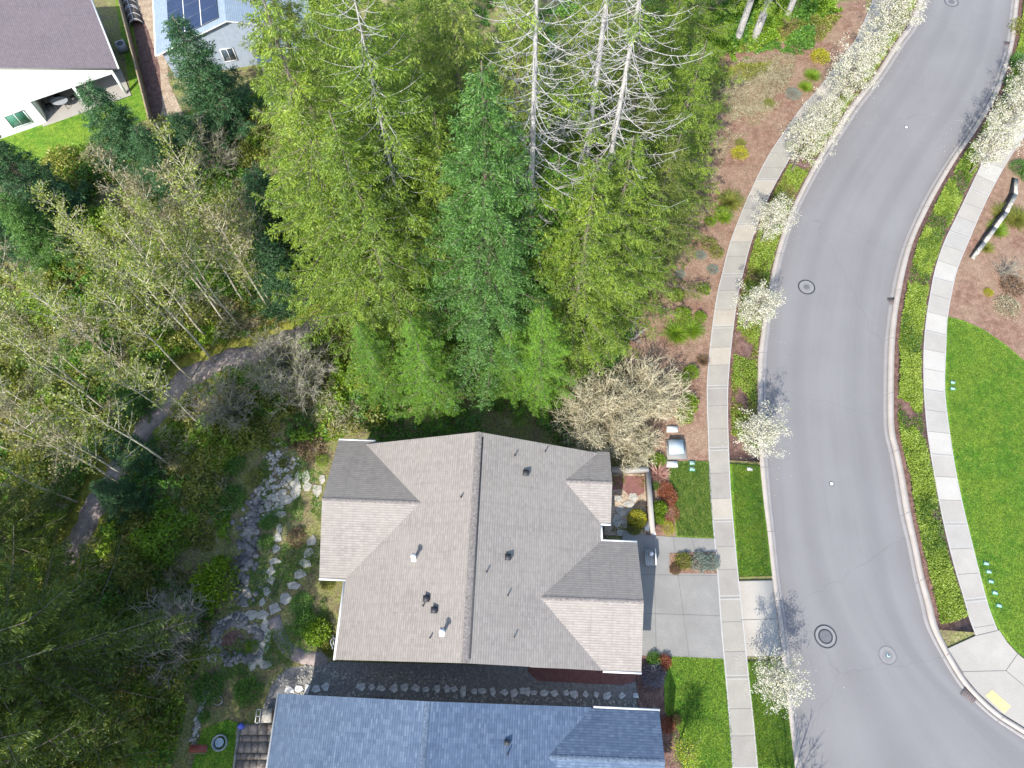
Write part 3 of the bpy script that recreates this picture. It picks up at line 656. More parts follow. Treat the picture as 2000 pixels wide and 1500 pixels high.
# --- pale blue house with solar panels
H4 = empty('house', (-30.1, 49.38, 0), 'pale blue house with dark solar panels on its roof beyond the conifers', 'house', rz=math.atan2(.227, .974))
P4 = .32; rf = MB(); roof_slabs(rf, 0, 13.3, 0, 13, 2.9, P4, 'v'); roof_slabs(rf, 8.2, 13.6, -2.6, 2.0, 2.55, .12, 'u')
roof4 = rf.build('roof', ['r_pale', 'trim'], H4)
wl = MB(); gable_wall(wl, 0, 13.3, 0, 13, 2.9, P4, 'v', .4); wl.build('wall', 'wall_blue', H4)
gutter(H4, (-.07, 0), (-.07, 13))
window(H4, (3.0, .38, 1.5), 1.4, 1.2, 'S'); window(H4, (5.6, .38, 1.5), 1.0, 1.2, 'S')
th = math.atan(P4)
for i in range(3):
    for j in range(6):
        u0, v0 = 1.35+i*1.56, .65+j*1.65; m = MB()
        def Q(a, b, e): return (a-e*math.sin(th), b, 2.9+a*P4+.1+e*math.cos(th))
        a0, a1, b0, b1 = u0, u0+1.5, v0, v0+1.62
        v = [Q(a0, b0, 0), Q(a1, b0, 0), Q(a1, b1, 0), Q(a0, b1, 0), Q(a0, b0, .05), Q(a1, b0, .05), Q(a1, b1, .05), Q(a0, b1, .05)]
        m.add(v, [(0, 3, 2, 1), (0, 1, 5, 4), (1, 2, 6, 5), (2, 3, 7, 6), (3, 0, 4, 7)], 1); m.add(v, (4, 5, 6, 7), 0)
        m.build('solar_panel', ['navy', 'greymetal'], H4)
for i in (2, 3):
    m = MB(); u0 = 1.35+(i-1)*1.56-.03; m.beam((u0, .65, 2.9+u0*P4+.17), (u0, 10.5, 2.9+u0*P4+.17), .06, .03); m.build('panel_rail', 'trim', H4)
for u in (11.9, 9.0):
    m = MB(); m.box((u, -2.4, 1.25), (.14, .14, 2.5)); m.build('post', 'trim', H4)
m = MB(); m.prism([(8.0, -6.0), (14, -6.0), (14, .3), (8.0, .3)], -.03, .08); m.build('patio_slab', 'newconc', H4)
patio_chair(to_world(H4, (9.8, -3.4, .08)), 2.8, 'red cushioned patio chair, the left one behind the pale blue house', 'red')
patio_chair(to_world(H4, (10.9, -3.3, .08)), 3.1, 'red cushioned patio chair, the right one behind the pale blue house', 'red')

# --- fence between the two far houses
f0, f1 = W(224, -30, 1.5), W(289, 228, 1.5)
F_ = empty('fence', (0, 0, 0), 'tan wooden boundary fence running between the two houses at the top left', 'fence')
nseg = 6
for i in range(nseg+1):
    x, y = f0[0]+(f1[0]-f0[0])*i/nseg, f0[1]+(f1[1]-f0[1])*i/nseg; m = MB(); m.box((x, y, .8), (.11, .11, 1.6)); m.build('post', 'wood', F_)
m = MB()
L = math.dist(f0, f1); nb = int(L/.16)
for i in range(nb):
    a = (i+.5)/nb; x, y = f0[0]+(f1[0]-f0[0])*a, f0[1]+(f1[1]-f0[1])*a
    m.box((x, y, .72), (.145, .025, 1.4+.02*math.sin(i*7)), rot=math.atan2(f1[1]-f0[1], f1[0]-f0[0]))
m.beam((*f0, 1.5), (*f1, 1.5), .12, .05); m.build('board_panel', 'wood', F_)
# --- hoop tunnel
h0, h1 = np.array(W(243, -25)), np.array(W(268, 52))
T_ = empty('hoop_tunnel', (*h0, 0), 'dark netting tunnel with white hoops on the soil beside the wooden fence', 'row cover')
d = h1-h0; L = np.linalg.norm(d); e = d/L; q = np.array([-e[1], e[0]])
m = MB(); k = 10; v = []; n = 12
for i in range(n):
    for j in range(k+1):
        a = math.pi*j/k; p = e*L*i/(n-1)+q*.55*math.cos(a); v.append((p[0], p[1], .62*math.sin(a)*(1-.05*math.sin(i*2))))
m.add(v, [(i*(k+1)+j, i*(k+1)+j+1, (i+1)*(k+1)+j+1, (i+1)*(k+1)+j) for i in range(n-1) for j in range(k)]); m.build('netting', 'twig_dark', T_)
for t in (0, .14, .3, .33, .48, .62, .66, .82, .97):
    m = MB(); m.tube([(*(e*L*t+q*.6*math.cos(a)), .67*math.sin(a)) for a in np.linspace(0, math.pi, 12)], .03, 5); m.build('hoop', 'wpaint', T_)
m = MB(); m.tube([(*(e*L*t), .68) for t in (0, .5, .97)], .025, 5); m.build('ridge_pole', 'wpaint', T_)

# ------------------------------------------------------------------ street hardware
def disc(m, r0, r1, z, mi, n=28):
    th = np.linspace(0, 2*math.pi, n+1)[:-1]
    v = [(r0*math.cos(a), r0*math.sin(a), z) for a in th]+[(r1*math.cos(a), r1*math.sin(a), z) for a in th]
    if r0 <= 0: m.add(v[n:], list(range(n)), mi)
    else: m.add(v, [(i, n+i, n+(i+1) % n, (i+1) % n) for i in range(n)], mi)
def manhole(px, py, rings, cover, label):
    o = empty('manhole_cover', (*W(px, py), .028), label, 'manhole cover')
    m = MB(); n = 28
    rc = cover; m.prism([(rc*math.cos(a), rc*math.sin(a)) for a in np.linspace(0, 2*math.pi, n+1)[:-1]], 0, .014)
    for i in range(-3, 4):
        for j in range(-3, 4):
            if math.hypot(i, j) < 3.4: m.box((i*rc*.25, j*rc*.25, .016), (rc*.12, rc*.12, .008))
    m.build('cover', MT['mh'], o)
    for r0, r1, mt in rings:
        m = MB(); disc(m, r0, r1, .005, 0); m.build('ring', mt, o)
MT['mh'] = plain('worn cast iron', (.125, .125, .133), .7)
MT['blackwall'] = plain('black wall', (.012, .012, .014), .8)
MT['seal'] = plain('tar seal', (.035, .037, .045), .7)
MT['patch'] = plain('pale patch', (.205, .2, .2), .85)
manhole(1575, 561, [(.56, .66, 'seal'), (.3, .57, 'patch')], .2, 'manhole with one thin black ring in the road beside the third lowest blossom tree')
manhole(1612, 1243, [(.62, .71, 'seal'), (.36, .46, 'seal'), (.46, .62, 'patch')], .36, 'manhole with two black rings in the road by the driveway apron')
manhole(1733, 1280, [(.5, .56, 'mh'), (.3, .5, 'patch')], .12, 'pale manhole patch with a blue paint mark near the street corner')
manhole(1858, 4, [(.57, .65, 'seal'), (.3, .57, 'patch')], .28, 'manhole with a black ring at the top edge of the photo')
for px, py, lb in ((1624, 945, 'small round valve cover in the road below the bend'), (1770, 249, 'small round valve cover in the road at the upper bend')):
    o = empty('valve_cover', (*W(px, py), .028), lb, 'valve cover')
    m = MB(); m.tube([(0, 0, 0), (0, 0, .012)], .12, 14); m.build('lid', 'trim', o); m = MB(); disc(m, .12, .17, .006, 0); m.build('rim', 'dark', o)
def inlet(px, py, w, d, ang, lb):
    o = empty('storm_drain', (*W(px, py), .045), lb, 'storm drain', rz=ang)
    m = MB(); m.box((0, 0, 0), (w+.08, d+.08, .03)); m.build('frame', 'mh', o)
    m = MB()
    for i in range(7): m.box((-w/2+w*(i+.5)/7, 0, .022), (w/14, d, .02))
    m.build('grate', 'grate', o)
inlet(1743, 589, .6, .55, .1, 'storm drain grate in the right kerb opposite the one ring manhole')
inlet(1893, 1357, .8, .62, -.75, 'storm drain grate in the kerb beside the corner ramp')
inlet(1968, 87, .6, .5, -.2, 'storm drain grate in the kerb near the top right corner')
# blue paint mark
m = MB(); x, y = W(1734, 1279); m.box((x-.05, y, .05), (.05, .22, .004)); m.box((x+.05, y-.08, .05), (.16, .05, .004), rot=.4)
prop(m.build('paint_mark', plain('blue paint', (.35, .6, .66))), 'small pale blue utility paint mark on the road near the street corner', 'paint mark')

def box_lid(px, py, w, d, ang, lb, rim='greenbox', lid='greenlid', z=.1, h=.05):
    o = empty('utility_box', (*W(px, py), z), lb, 'utility box', rz=ang)
    m = MB(); m.box((0, 0, h/2-.02), (w, d, h)); m.build('box', rim, o)
    m = MB(); m.box((0, 0, h), (w*.76, d*.72, .03)); m.build('lid', lid, o)
box_lid(1351, 905, .42, .34, 0, 'upper green meter box with a pale lid in the front lawn corner')
box_lid(1351, 917, .42, .34, 0, 'lower green meter box with a pale lid in the front lawn corner')
box_lid(1463, 917, .42, .3, 0, 'cream meter box lid in the verge lawn below a blossom tree', 'kerb', 'trim')
box_lid(1859, 748, .36, .26, 0, 'upper meter box of the pair at the left edge of the big lawn')
box_lid(1859, 760, .36, .26, 0, 'lower meter box of the pair at the left edge of the big lawn')
for (a, b), w in zip(((1924, 1101), (1929, 1117), (1933, 1136), (1941, 1158), (1949, 1183)), ('first', 'second', 'third', 'fourth', 'fifth')):
    box_lid(a, b, .36, .26, -.2, '%s meter box from the top in the row at the lower lawn edge' % w)
box_lid(1437, 830, .36, .3, .1, 'upper pale meter box in the planting strip left of a blossom tree', z=.08)
box_lid(1440, 845, .36, .3, .1, 'lower pale meter box in the planting strip left of a blossom tree', z=.08)
for (a, b), lb in (((1312, 839), 'white utility pad in the mulch north of the grey transformer'), ((1312, 908), 'white utility pad on the front lawn south of the grey transformer')):
    o = empty('utility_pad', (*W(a, b), .08), lb, 'utility pad')
    m = MB(); m.box((0, 0, .05), (.72, .42, .14)); m.build('lid', 'wpaint', o); m = MB(); m.box((0, 0, .0), (.8, .5, .06)); m.build('collar', 'kerb', o)
    m = MB(); m.box((-.2, 0, .125), (.08, .03, .02)); m.build('handle', 'greymetal', o)
o = empty('transformer', (*W(1320, 879), .07), 'pale blue grey electrical transformer cabinet on a square concrete pad', 'transformer')
m = MB(); m.box((0, 0, .03), (1.35, 1.4, .14)); m.build('pad', 'drive', o)
m = MB(); m.box((-.1, .05, .3), (.95, .95, .42)); m.box((-.1, .05, .53), (1.0, 1.0, .05)); m.build('cabinet', 'bluegrey', o)
m = MB(); m.box((-.1, -.44, .3), (.03, .03, .36)); m.build('door_seam', 'greymetal', o)
# trail sign box
o = empty('trail_sign', (*W(609, 586), 0), 'small white sign board facing up beside the gravel trail at the forest edge', 'sign')
m = MB(); m.box((0, 0, .78), (.8, .34, .06)); m.build('board', 'wpaint', o)
m = MB(); m.box((-.25, 0, .815), (.12, .1, .006)); m.box((0, .02, .815), (.16, .03, .006)); m.box((0.22, -.02, .815), (.1, .08, .006)); m.build('print', 'greymetal', o)
for sx in (-.3, .3):
    m = MB(); m.box((sx, 0, .38), (.07, .07, .76)); m.build('post', 'wood', o)

# ------------------------------------------------------------------ front court
x0, y0 = W(1195, 919, .5); x1, _ = W(1264, 925, .5); _, y1 = W(1264, 1043, .4)
cw = empty('courtyard_wall', (0, 0, 0), 'low pale stucco wall around the front courtyard of the tan roofed house', 'wall')
m = MB(); m.box(((x0+x1)/2, y0, .4), (x1-x0, .24, .8)); m.box((x1, (y0+y1)/2-.0, .4), (.22, y0-y1, .796)); m.build('stucco', 'kerb', cw)
m = MB(); m.box(((x0+x1)/2, y0, .84), (x1-x0+.1, .34, .08)); m.box((x1+.002, (y0+y1)/2-.17, .838), (.3, y0-y1-.34, .07)); m.build('coping', 'newconc', cw)
def pavers(name, poly_px, label, z, seed, cell=.55, mat='paver'):
    ps = [W(*q) for q in poly_px]; rr = random.Random(seed)
    xa, xb = min(p[0] for p in ps), max(p[0] for p in ps); ya, yb = min(p[1] for p in ps), max(p[1] for p in ps)
    m = MB(); y = ya
    while y < yb-.1:
        h = rr.choice([.35, .5, .6]); h = min(h, yb-y); x = xa-rr.uniform(0, .3)
        while x < xb-.1:
            w = min(rr.choice([.4, .55, .75]), xb-x); m.box((x+w/2, y+h/2, z+rr.uniform(-.004, .004)), (w-.03, h-.03, .06)); x += w
        y += h
    return structure(m.build(name, mat))
slab('court_base', [(1180, 925), (1262, 925), (1262, 1046), (1180, 1046)], .052, 'litter')
slab('court_bed', [(1196, 930), (1258, 930), (1258, 962), (1235, 975), (1215, 955), (1196, 958)], .06, 'redbed')
pavers('patio_paving', [(470, 1412), (540, 1412), (540, 1640), (452, 1640)], '', .06, 4, mat='paver')
# garden boulders along the courtyard wall: round grey planters
for i, (yy, w) in enumerate(((948, 'first'), (960, 'second'), (972, 'third'), (984, 'fourth'), (996, 'fifth'))):
    o = empty('planter_pot', (*W(1267, yy+3), .08), '%s round grey pot from the top outside the courtyard wall' % w, 'pot', 'pots along the courtyard wall')
    m = MB(); m.tube([(0, 0, 0), (0, 0, .2), (0, 0, .34)], [.13, .19, .2], 12, cap=False); m.build('pot', 'kerb', o)
    m = MB(); m.tube([(0, 0, .29), (0, 0, .3)], .18, 12); m.build('soil', 'mulchd', o)
o = empty('boulder', (*W(1268, 1030), .1), 'white boulder at the lower end of the courtyard wall', 'boulder')
def rock(m, c, r, seed, flat=.6, sub=10):
    rr = np.random.default_rng(seed); th = np.linspace(0, 2*math.pi, sub+1)[:-1]; rings = []
    k = rr.uniform(.75, 1.2, sub)
    for zf, rf_ in ((-.2, .9), (.25, 1.0), (.7, .75), (.95, .35)):
        rings.append([(c[0]+r*rf_*k[i]*math.cos(a)*rr.uniform(.93, 1.07), c[1]+r*rf_*k[i]*math.sin(a)*rr.uniform(.93, 1.07), c[2]+r*flat*zf) for i, a in enumerate(th)])
    v = sum(rings, []); f = [(j*sub+i, j*sub+(i+1) % sub, (j+1)*sub+(i+1) % sub, (j+1)*sub+i) for j in range(3) for i in range(sub)]
    m.add(v, f); m.add(rings[-1], list(range(sub)))
m = MB(); rock(m, (0, 0, 0), .42, 3, .9); rock(m, (.15, -.35, -.05), .25, 5, .8); m.build('rock', 'wpaint', o)
# light bollard and gate by the garage
o = empty('gate_post_lamp', (*W(1271, 1083, .9), .115), 'white globe lamp on a post by the garage corner', 'lamp')
m = MB(); m.tube([(0, 0, 0), (0, 0, .95)], .05, 8); m.build('post', 'wpaint', o)
m = MB(); m.tube([(0, 0, .95), (0, 0, .99), (0, 0, 1.12), (0, 0, 1.2)], [.06, .13, .13, .04], 12); m.build('globe', 'wpaint', o)
o = empty('garden_bench', (*W(1266, 1092), .115), 'small grey slatted bench in the shade of the garage wall', 'bench')
m = MB()
for i in range(5): m.box((-.25+i*.12, 0, .45), (.09, 1.0, .04))
m.build('seat', 'greymetal', o)
for sy in (-.42, .42):
    for sx in (-.22, .2):
        m = MB(); m.box((sx, sy, .22), (.06, .06, .44)); m.build('leg', 'dark', o)
m = MB(); m.box((.33, 0, .66), (.04, 1.0, .4)); m.build('backrest', 'wpaint', o)
# retaining wall on the right
rw = empty('retaining_wall', (0, 0, 0), 'tapering black retaining wall with a pale gravel top in the right mulch bed', 'wall')
pts = [(1976, 350), (1970, 385), (1950, 422), (1930, 450), (1912, 476), (1893, 503)]; hs = [.2, .55, .7, .6, .4, .12]
wp = [np.array(W(*p)) for p in pts]; m = MB(); c = MB()
for i in range(5):
    a, b = wp[i], wp[i+1]; m.beam((*a, hs[i]), (*b, hs[i+1]), .14, .9)
    d = b-a; q = np.array([-d[1], d[0]])/np.linalg.norm(d)*.24
    c.beam((*(a+q), hs[i]+.02), (*(b+q), hs[i+1]+.02), .28, .9)
m.build('face', 'blackwall', rw); c.build('gravel_top', 'lstone', rw)
# lower left garden furniture
o = empty('fire_pit', (*W(431, 1450), .03), 'round pale fire pit ring on the small shaded lawn', 'fire pit')
m = MB(); a = np.linspace(0, 2*math.pi, 21); m.tube([(.42*math.cos(t), .42*math.sin(t), .2) for t in a], .045, 6); m.tube([(.4*math.cos(t), .4*math.sin(t), .08) for t in a], .06, 6); m.build('ring', 'greymetal', o)
m = MB(); m.tube([(0, 0, .02), (0, 0, .18)], [.2, .26], 14); m.build('bowl', 'bluegrey', o)
o = empty('tree_ring', (*W(427, 1368), 0), 'thin pale metal ring lying on dark soil above the small lawn', 'ring')
m = MB(); m.tube([(.26*math.cos(t), .26*math.sin(t), .12) for t in a], .025, 6); m.build('ring', 'lstone', o)
o = empty('park_bench', (*W(392, 1461), 0), 'red wooden garden seat at the shaded lawn edge', 'bench')
m = MB(); m.box((0, 0, .4), (1.0, .4, .05)); m.build('seat', 'redwood', o)
m = MB(); m.box((0, -.24, .55), (1.15, .05, .1)); m.build('rail', 'wood', o)
for sx in (-.42, .42):
    m = MB(); m.box((sx, 0, .19), (.07, .36, .38)); m.build('leg', 'wood', o)
o = empty('low_fence', (0, 0, 0), 'low pale rail edging along the paved patio at the bottom left', 'edging')
m = MB(); a, b = W(470, 1420), W(452, 1560); m.beam((*a, .35), (*b, .35), .1, .33); m.build('rail', 'lstone', o)
o = empty('storage_box', (*W(527, 1397), .06), 'grey storage box on the patio beside the blue roof', 'box')
m = MB(); m.box((0, 0, .25), (.5, .7, .5)); m.build('body', 'paver', o); m = MB(); m.box((0, 0, .52), (.56, .76, .05)); m.build('lid', 'stone', o)
o = empty('garden_trolley', (*W(511, 1398), .06), 'narrow white frame trolley beside the grey storage box', 'trolley')
m = MB()
for sx in (-.12, .12): m.box((sx, 0, .6), (.04, .75, .04))
for sy in (-.36, 0, .36): m.box((0, sy, .6), (.28, .04, .04))
m.build('frame', 'trim', o)
for sx in (-.12, .12):
    for sy in (-.35, .35):
        m = MB(); m.box((sx, sy, .29), (.035, .035, .58)); m.build('leg', 'trim', o)
o = empty('blue_bag', (*W(473, 1419), .06), 'bright blue crumpled bag at the patio corner', 'bag'); m = MB(); rock(m, (0, 0, .1), .2, 9, 1.1); m.build('bag', plain('blue fabric', (.12, .16, .6)), o)
o = empty('hose_reel', (*W(657, 1256), 0), 'coiled pale grey hose hanging by the west wall of the tan roofed house', 'hose')
m = MB(); m.tube([(.06*math.sin(3*t), .38*math.cos(t), .9+.38*math.sin(t)) for t in np.linspace(0, 12.5, 60)], .03, 5); m.build('coil', 'greymetal', o)
m = MB(); m.box((.06, 0, .5), (.08, .3, 1.0)); m.build('stand', 'greymetal', o)

# ------------------------------------------------------------------ stones
def flag(px, py, r, seed, label, group, z=.03, mat='stone'):
    rr = random.Random(seed); n = rr.choice([4, 5, 5, 6]); x, y = W(px, py); asp = rr.uniform(.75, 1.3)
    pts = []; ph = rr.uniform(0, 6)
    for i in range(n):
        a = ph+2*math.pi*i/n+rr.uniform(-.25, .25); q = r*rr.uniform(.75, 1.2); pts.append((q*math.cos(a)*asp, q*math.sin(a)/asp))
    m = MB(); m.prism(pts, -.03, .03+rr.uniform(0, .02)); o = m.build('stepping_stone', mat); o.location = (x, y, z); prop(o, label, 'stepping stone', group)
ORD = ['first', 'second', 'third', 'fourth', 'fifth', 'sixth', 'seventh', 'eighth', 'ninth', 'tenth', 'eleventh', 'twelfth', 'thirteenth', 'fourteenth', 'fifteenth', 'sixteenth', 'seventeenth', 'eighteenth', 'nineteenth', 'twentieth', 'twenty first', 'twenty second', 'twenty third', 'twenty fourth', 'twenty fifth', 'twenty sixth', 'twenty seventh', 'twenty eighth', 'twenty ninth', 'thirtieth', 'thirty first', 'thirty second', 'thirty third', 'thirty fourth', 'thirty fifth', 'thirty sixth', 'thirty seventh', 'thirty eighth', 'thirty ninth', 'fortieth']
gap = [(566, 1348), (585, 1346), (600, 1348), (618, 1346), (636, 1342), (706, 1342), (726, 1342), (745, 1345), (770, 1344), (790, 1343), (812, 1343), (832, 1346), (854, 1345), (872, 1345), (887, 1346), (905, 1349), (926, 1350), (942, 1349), (962, 1351), (985, 1352), (1004, 1353), (1020, 1350), (1030, 1349), (1043, 1353), (1062, 1353), (1083, 1354), (1105, 1353), (1122, 1357), (1143, 1356), (1164, 1356), (1186, 1358), (1214, 1359), (1241, 1358), (1262, 1358)]
for i, (a, b) in enumerate(gap): flag(a, b, rnd.uniform(.2, .29), i, '%s flat grey stone from the left in the gravel strip between the two houses' % ORD[i], 'stepping stones between the houses', mat='gapstone', z=.045)
arc1 = [(546, 989), (549, 1005), (546, 1031), (543, 1050), (540, 1072), (537, 1096), (531, 1116), (529, 1133), (521, 1156), (512, 1177)]
for i, (a, b) in enumerate(arc1): flag(a, b, rnd.uniform(.26, .34), 50+i, '%s pale stone from the top in the left stepping stone arc of the garden' % ORD[i], 'garden stepping stones')
arc2 = [(609, 1057), (602, 1080), (596, 1101), (585, 1123), (573, 1143), (558, 1168), (537, 1189), (513, 1203), (489, 1200), (468, 1203), (452, 1209), (435, 1219)]
for i, (a, b) in enumerate(arc2): flag(a, b, rnd.uniform(.36, .46), 80+i, '%s large stone from the top in the stepping stone arc nearest the house' % ORD[i], 'garden stepping stones')
top = [(533, 972), (552, 962), (578, 963), (558, 976), (564, 936), (581, 932), (598, 932), (578, 948), (600, 953), (621, 957), (630, 935)]
top.sort()
for i, (a, b) in enumerate(top): flag(a, b, rnd.uniform(.3, .45), 110+i, '%s flagstone from the left in the paving patch north west of the house' % ORD[i], 'garden flagstones')
for i, (a, b) in enumerate([(1208, 975), (1226, 985), (1212, 998), (1236, 972), (1228, 1003), (1206, 1018), (1222, 1024), (1250, 1000), (1214, 1040), (1232, 1048)]): flag(a, b, rnd.uniform(.3, .42), 170+i, '%s flagstone from the top inside the front courtyard' % ORD[i], 'courtyard flagstones', z=.055)
ringp = [(516, 1222), (498, 1227), (519, 1242), (514, 1264), (507, 1284), (520, 1298), (492, 1297), (415, 1285), (416, 1263), (420, 1242)]
ORD_R = ['first', 'second', 'third', 'fourth', 'fifth', 'sixth', 'seventh', 'eighth', 'ninth', 'tenth']
for i, (a, b) in enumerate(ringp): flag(a, b, rnd.uniform(.34, .44), 140+i, '%s stone clockwise from the top right of the dark pond ring' % ORD_R[i], 'stones round the pond ring')
def rocks_stuff(name, line, wid, n, rr_, mat, seed, z=0.035, label=None):
    r = np.random.default_rng(seed); L = resample([W(*p) for p in line], 60); m = MB()
    for i in range(n):
        c = L[r.integers(0, 60)]+r.normal(size=2)*wid; rock(m, (c[0], c[1], z), r.uniform(*rr_), int(r.integers(1e6)), .7, 6)
    return prop(m.build(name, mat), label, 'rocks', kind='stuff')
rocks_stuff('creek_rocks', [(512, 965), (497, 1000), (487, 1050), (478, 1100), (474, 1140), (480, 1175)], .42, 240, (.08, .26), 'dstone', 1, label='blue grey rocks of the dry creek bed in the garden')
rocks_stuff('pale_rocks', [(540, 880), (548, 900), (556, 920), (540, 945), (515, 975), (500, 1010)], .5, 260, (.05, .16), 'lstone', 2, label='pale cobbles scattered at the top of the creek bed')
a = np.linspace(0, 2*math.pi, 24)
rocks_stuff('pond_rocks', [(463+43*math.cos(t), 1252+40*math.sin(t)) for t in a], .2, 190, (.08, .22), 'dstone', 3, label='blue grey rocks in a ring around the garden pond')
rocks_stuff('border_cobbles', [(402, 1352), (392, 1385), (383, 1420), (376, 1455)], .09, 90, (.07, .13), 'lstone', 4, label='line of pale cobbles bordering the shaded garden bed')
rocks_stuff('gap_cobbles', [(540, 1330), (580, 1322), (640, 1316), (720, 1326), (800, 1330), (900, 1334)], .28, 500, (.04, .08), 'lstone', 5, label='pale cobbles along the gravel strip between the houses')
rocks_stuff('edge_cobbles', [(560, 1358), (700, 1358), (1000, 1366), (1150, 1371), (1260, 1376), (1300, 1400), (1320, 1440)], .1, 330, (.05, .09), 'lstone', 6, label='row of small cobbles along the blue roofed house')
m = MB(); x, y = W(455, 1262); m.prism([(x+.75*math.cos(t), y+.95*math.sin(t)) for t in a[:-1]], -.01, .028); structure(m.build('pond_bed', 'mulchd'))
sp = smooth_line([W(*q) for q in [(535, 1205), (545, 1240), (565, 1270), (600, 1285), (640, 1285)]], 6); m = MB(); sp = resample(sp, 30); n_ = np.gradient(sp, axis=0); n_ = np.column_stack([-n_[:, 1], n_[:, 0]]); n_ /= np.linalg.norm(n_, axis=1)[:, None]
ribbon(m, sp+n_*.4, sp-n_*.4, -.02, .035); structure(m.build('garden_path', 'gravelp'))

# ------------------------------------------------------------------ plants
def unit(v): return v/(np.linalg.norm(v, axis=-1, keepdims=True)+1e-9)
def conifer(H, R, z0, nb, dens, seed, dead=1.01, droop=.45, up=.42, leafL=(.26, .42), leafW=(.09, .14), hang=.5, tr=.011, per=5, cone=.75, twig=.012, deadpow=.8):
    r = np.random.default_rng(seed); wood = MB(); lf = MB(); dw = MB()
    zs = np.linspace(0, H, 14); bend = r.normal(size=2)*.012*H
    cx = lambda z: np.array([bend[0]*(z/H)**2, bend[1]*(z/H)**2])
    wood.tube([(*cx(z), z) for z in zs], [max(.03, H*tr*(1-.93*z/H)) for z in zs], 8)
    C = []; Dd = []; LL = []
    for i in range(nb):
        t = (i+r.random())/nb; z = z0+(H*.985-z0)*t; az = i*2.39996+r.normal()*.35
        L = R*((1-t)**cone)*r.uniform(.45, 1.22)+.25
        s = np.linspace(0, 1, 7); rad = np.array([math.cos(az), math.sin(az)]); tan = np.array([-rad[1], rad[0]])
        sw = r.normal()*.12
        dr, u_ = droop*r.uniform(.6, 1.3), up*r.uniform(.6, 1.4)
        P = np.column_stack([cx(z)[0]+rad[0]*L*s+tan[0]*L*sw*s**2, cx(z)[1]+rad[1]*L*s+tan[1]*L*sw*s**2, z+L*(-dr*s+u_*s**2)])
        isdead = z > H*dead
        wr = (.011+.004*L) if isdead else .012+.006*L
        (dw if isdead else wood).tube(P, wr*np.linspace(1, .25, 7)*(1.15 if isdead else 1), 4)
        if isdead:
            for k in range(int(L*2.2)):
                s0 = r.uniform(.3, .95); p = np.array([np.interp(s0, s, P[:, j]) for j in range(3)]); sd = r.choice([-1, 1])
                q = p+np.array([*(rad*.5+tan*sd*.6), r.uniform(-.1, .4)])*r.uniform(.3, .8)
                dw.tube([p, (p+q)/2+(0, 0, -.05), q], [twig*1.3, twig, twig*.6], 3)
            if r.random() > .10: continue
        m = max(3, int(dens*L)); sj = r.uniform(.12, 1, m)**.8; bp = np.column_stack([np.interp(sj, s, P[:, j]) for j in range(3)])
        side = r.choice([-1, 1], m)[:, None]; R3 = np.array([*rad, 0]); T3 = np.array([*tan, 0])
        bd = unit(R3*r.uniform(.2, .9, (m, 1))+T3*side*r.uniform(.3, 1, (m, 1))+np.array([0, 0, -1])*r.uniform(0, hang, (m, 1)))
        lb = (.3+.28*L*(1-sj)*r.uniform(.5, 1.2, m)+.1)[:, None]
        for k in range(per):
            a = (k+r.random((m, 1)))/per; c = bp+bd*lb*a+r.normal(size=(m, 3))*.06
            C.append(c); Dd.append(unit(bd+T3*side*.3+np.array([0, 0, -1])*r.uniform(0, hang*1.3, (m, 1))+r.normal(size=(m, 3))*.35))
    C = np.concatenate(C); Dd = np.concatenate(Dd); n = len(C)
    lf.leaves(C, Dd, r.uniform(*leafL, n), r.uniform(*leafW, n))
    return wood, lf, dw
def tree_obj(name, wood, lf, dw, wm, lm, loc, label, cat='tree', group=None, rz=0):
    o = empty(name, loc, label, cat, group, rz)
    wood.build('trunk', wm, o, smooth=True)
    if lf is not None and lf.v: lf.build('crown', lm, o)
    if dw is not None and dw.v: dw.build('dead_branches', 'bark_grey', o, smooth=True)
    return o
def place(proto, first, loc, label, s=1, rz=0, lm=None, group=None, sz=None):
    o = proto if first else copy_tree(proto)
    o.location = loc; o.rotation_euler = (0, 0, rz); o.scale = (s, s, sz or s)
    prop(o, label, None, group)
    if lm:
        for ch in o.children:
            if ch.name.startswith('crown') and not first:
                ch.material_slots[0].link = 'OBJECT'; ch.material_slots[0].material = MT[lm]
    return o

# big cedars
CK = dict(leafL=(.11, .24), leafW=(.032, .06), per=18)
CV = [conifer(29, 6.0, 2.5, 210, 8.5, 11, **CK), conifer(26, 5.5, 2, 195, 9, 12, **CK), conifer(31, 6.2, 4, 205, 8.5, 13, **CK)]
cedars = [tree_obj('cedar_tree', *c, 'bark_brown', 'l_cedar', (0, 0, 0), 'x', 'tree') for c in CV]
used = [False]*3
GB = 'tall conifers massed above the tan roofed house'
def cedar(v, px, py, s, lm, label, sz=None, group=GB):
    x, y = W(px, py); place(cedars[v], not used[v], (x, y, 0), label, s, rnd.uniform(0, 6.28), lm, group, sz); used[v] = True
cedar(0, 735, 640, .95, None, 'yellow green cedar forming the left edge of the tall conifer mass')
cedar(1, 800, 690, .92, None, 'yellow green cedar directly left of the centre fir, low in the mass')
cedar(2, 825, 560, .98, 'l_cedarb', 'yellow green cedar with a grey trunk showing left of the centre fir')
cedar(0, 700, 480, .9, 'l_cedarb', 'yellow green cedar behind the left edge of the conifer mass')
cedar(1, 850, 790, .5, 'l_cedarg', 'short bright green cedar at the foot of the mass, above the dark roof shadow')
cedar(1, 760, 770, .42, 'l_cedarg', 'short bright green cedar beside the pale bare tree at the mass foot')
cedar(1, 1050, 775, .5, 'l_cedarg', 'short bright green cedar just right of the mass foot, above the house ridge')
cedar(1, 1110, 690, .8, 'l_cedar', 'yellow green cedar in front of the twin dead snags')
cedar(0, 1165, 640, .8, 'l_cedar', 'yellow green cedar at the right of the mass, its limbs reaching the mulch bed', sz=.68)
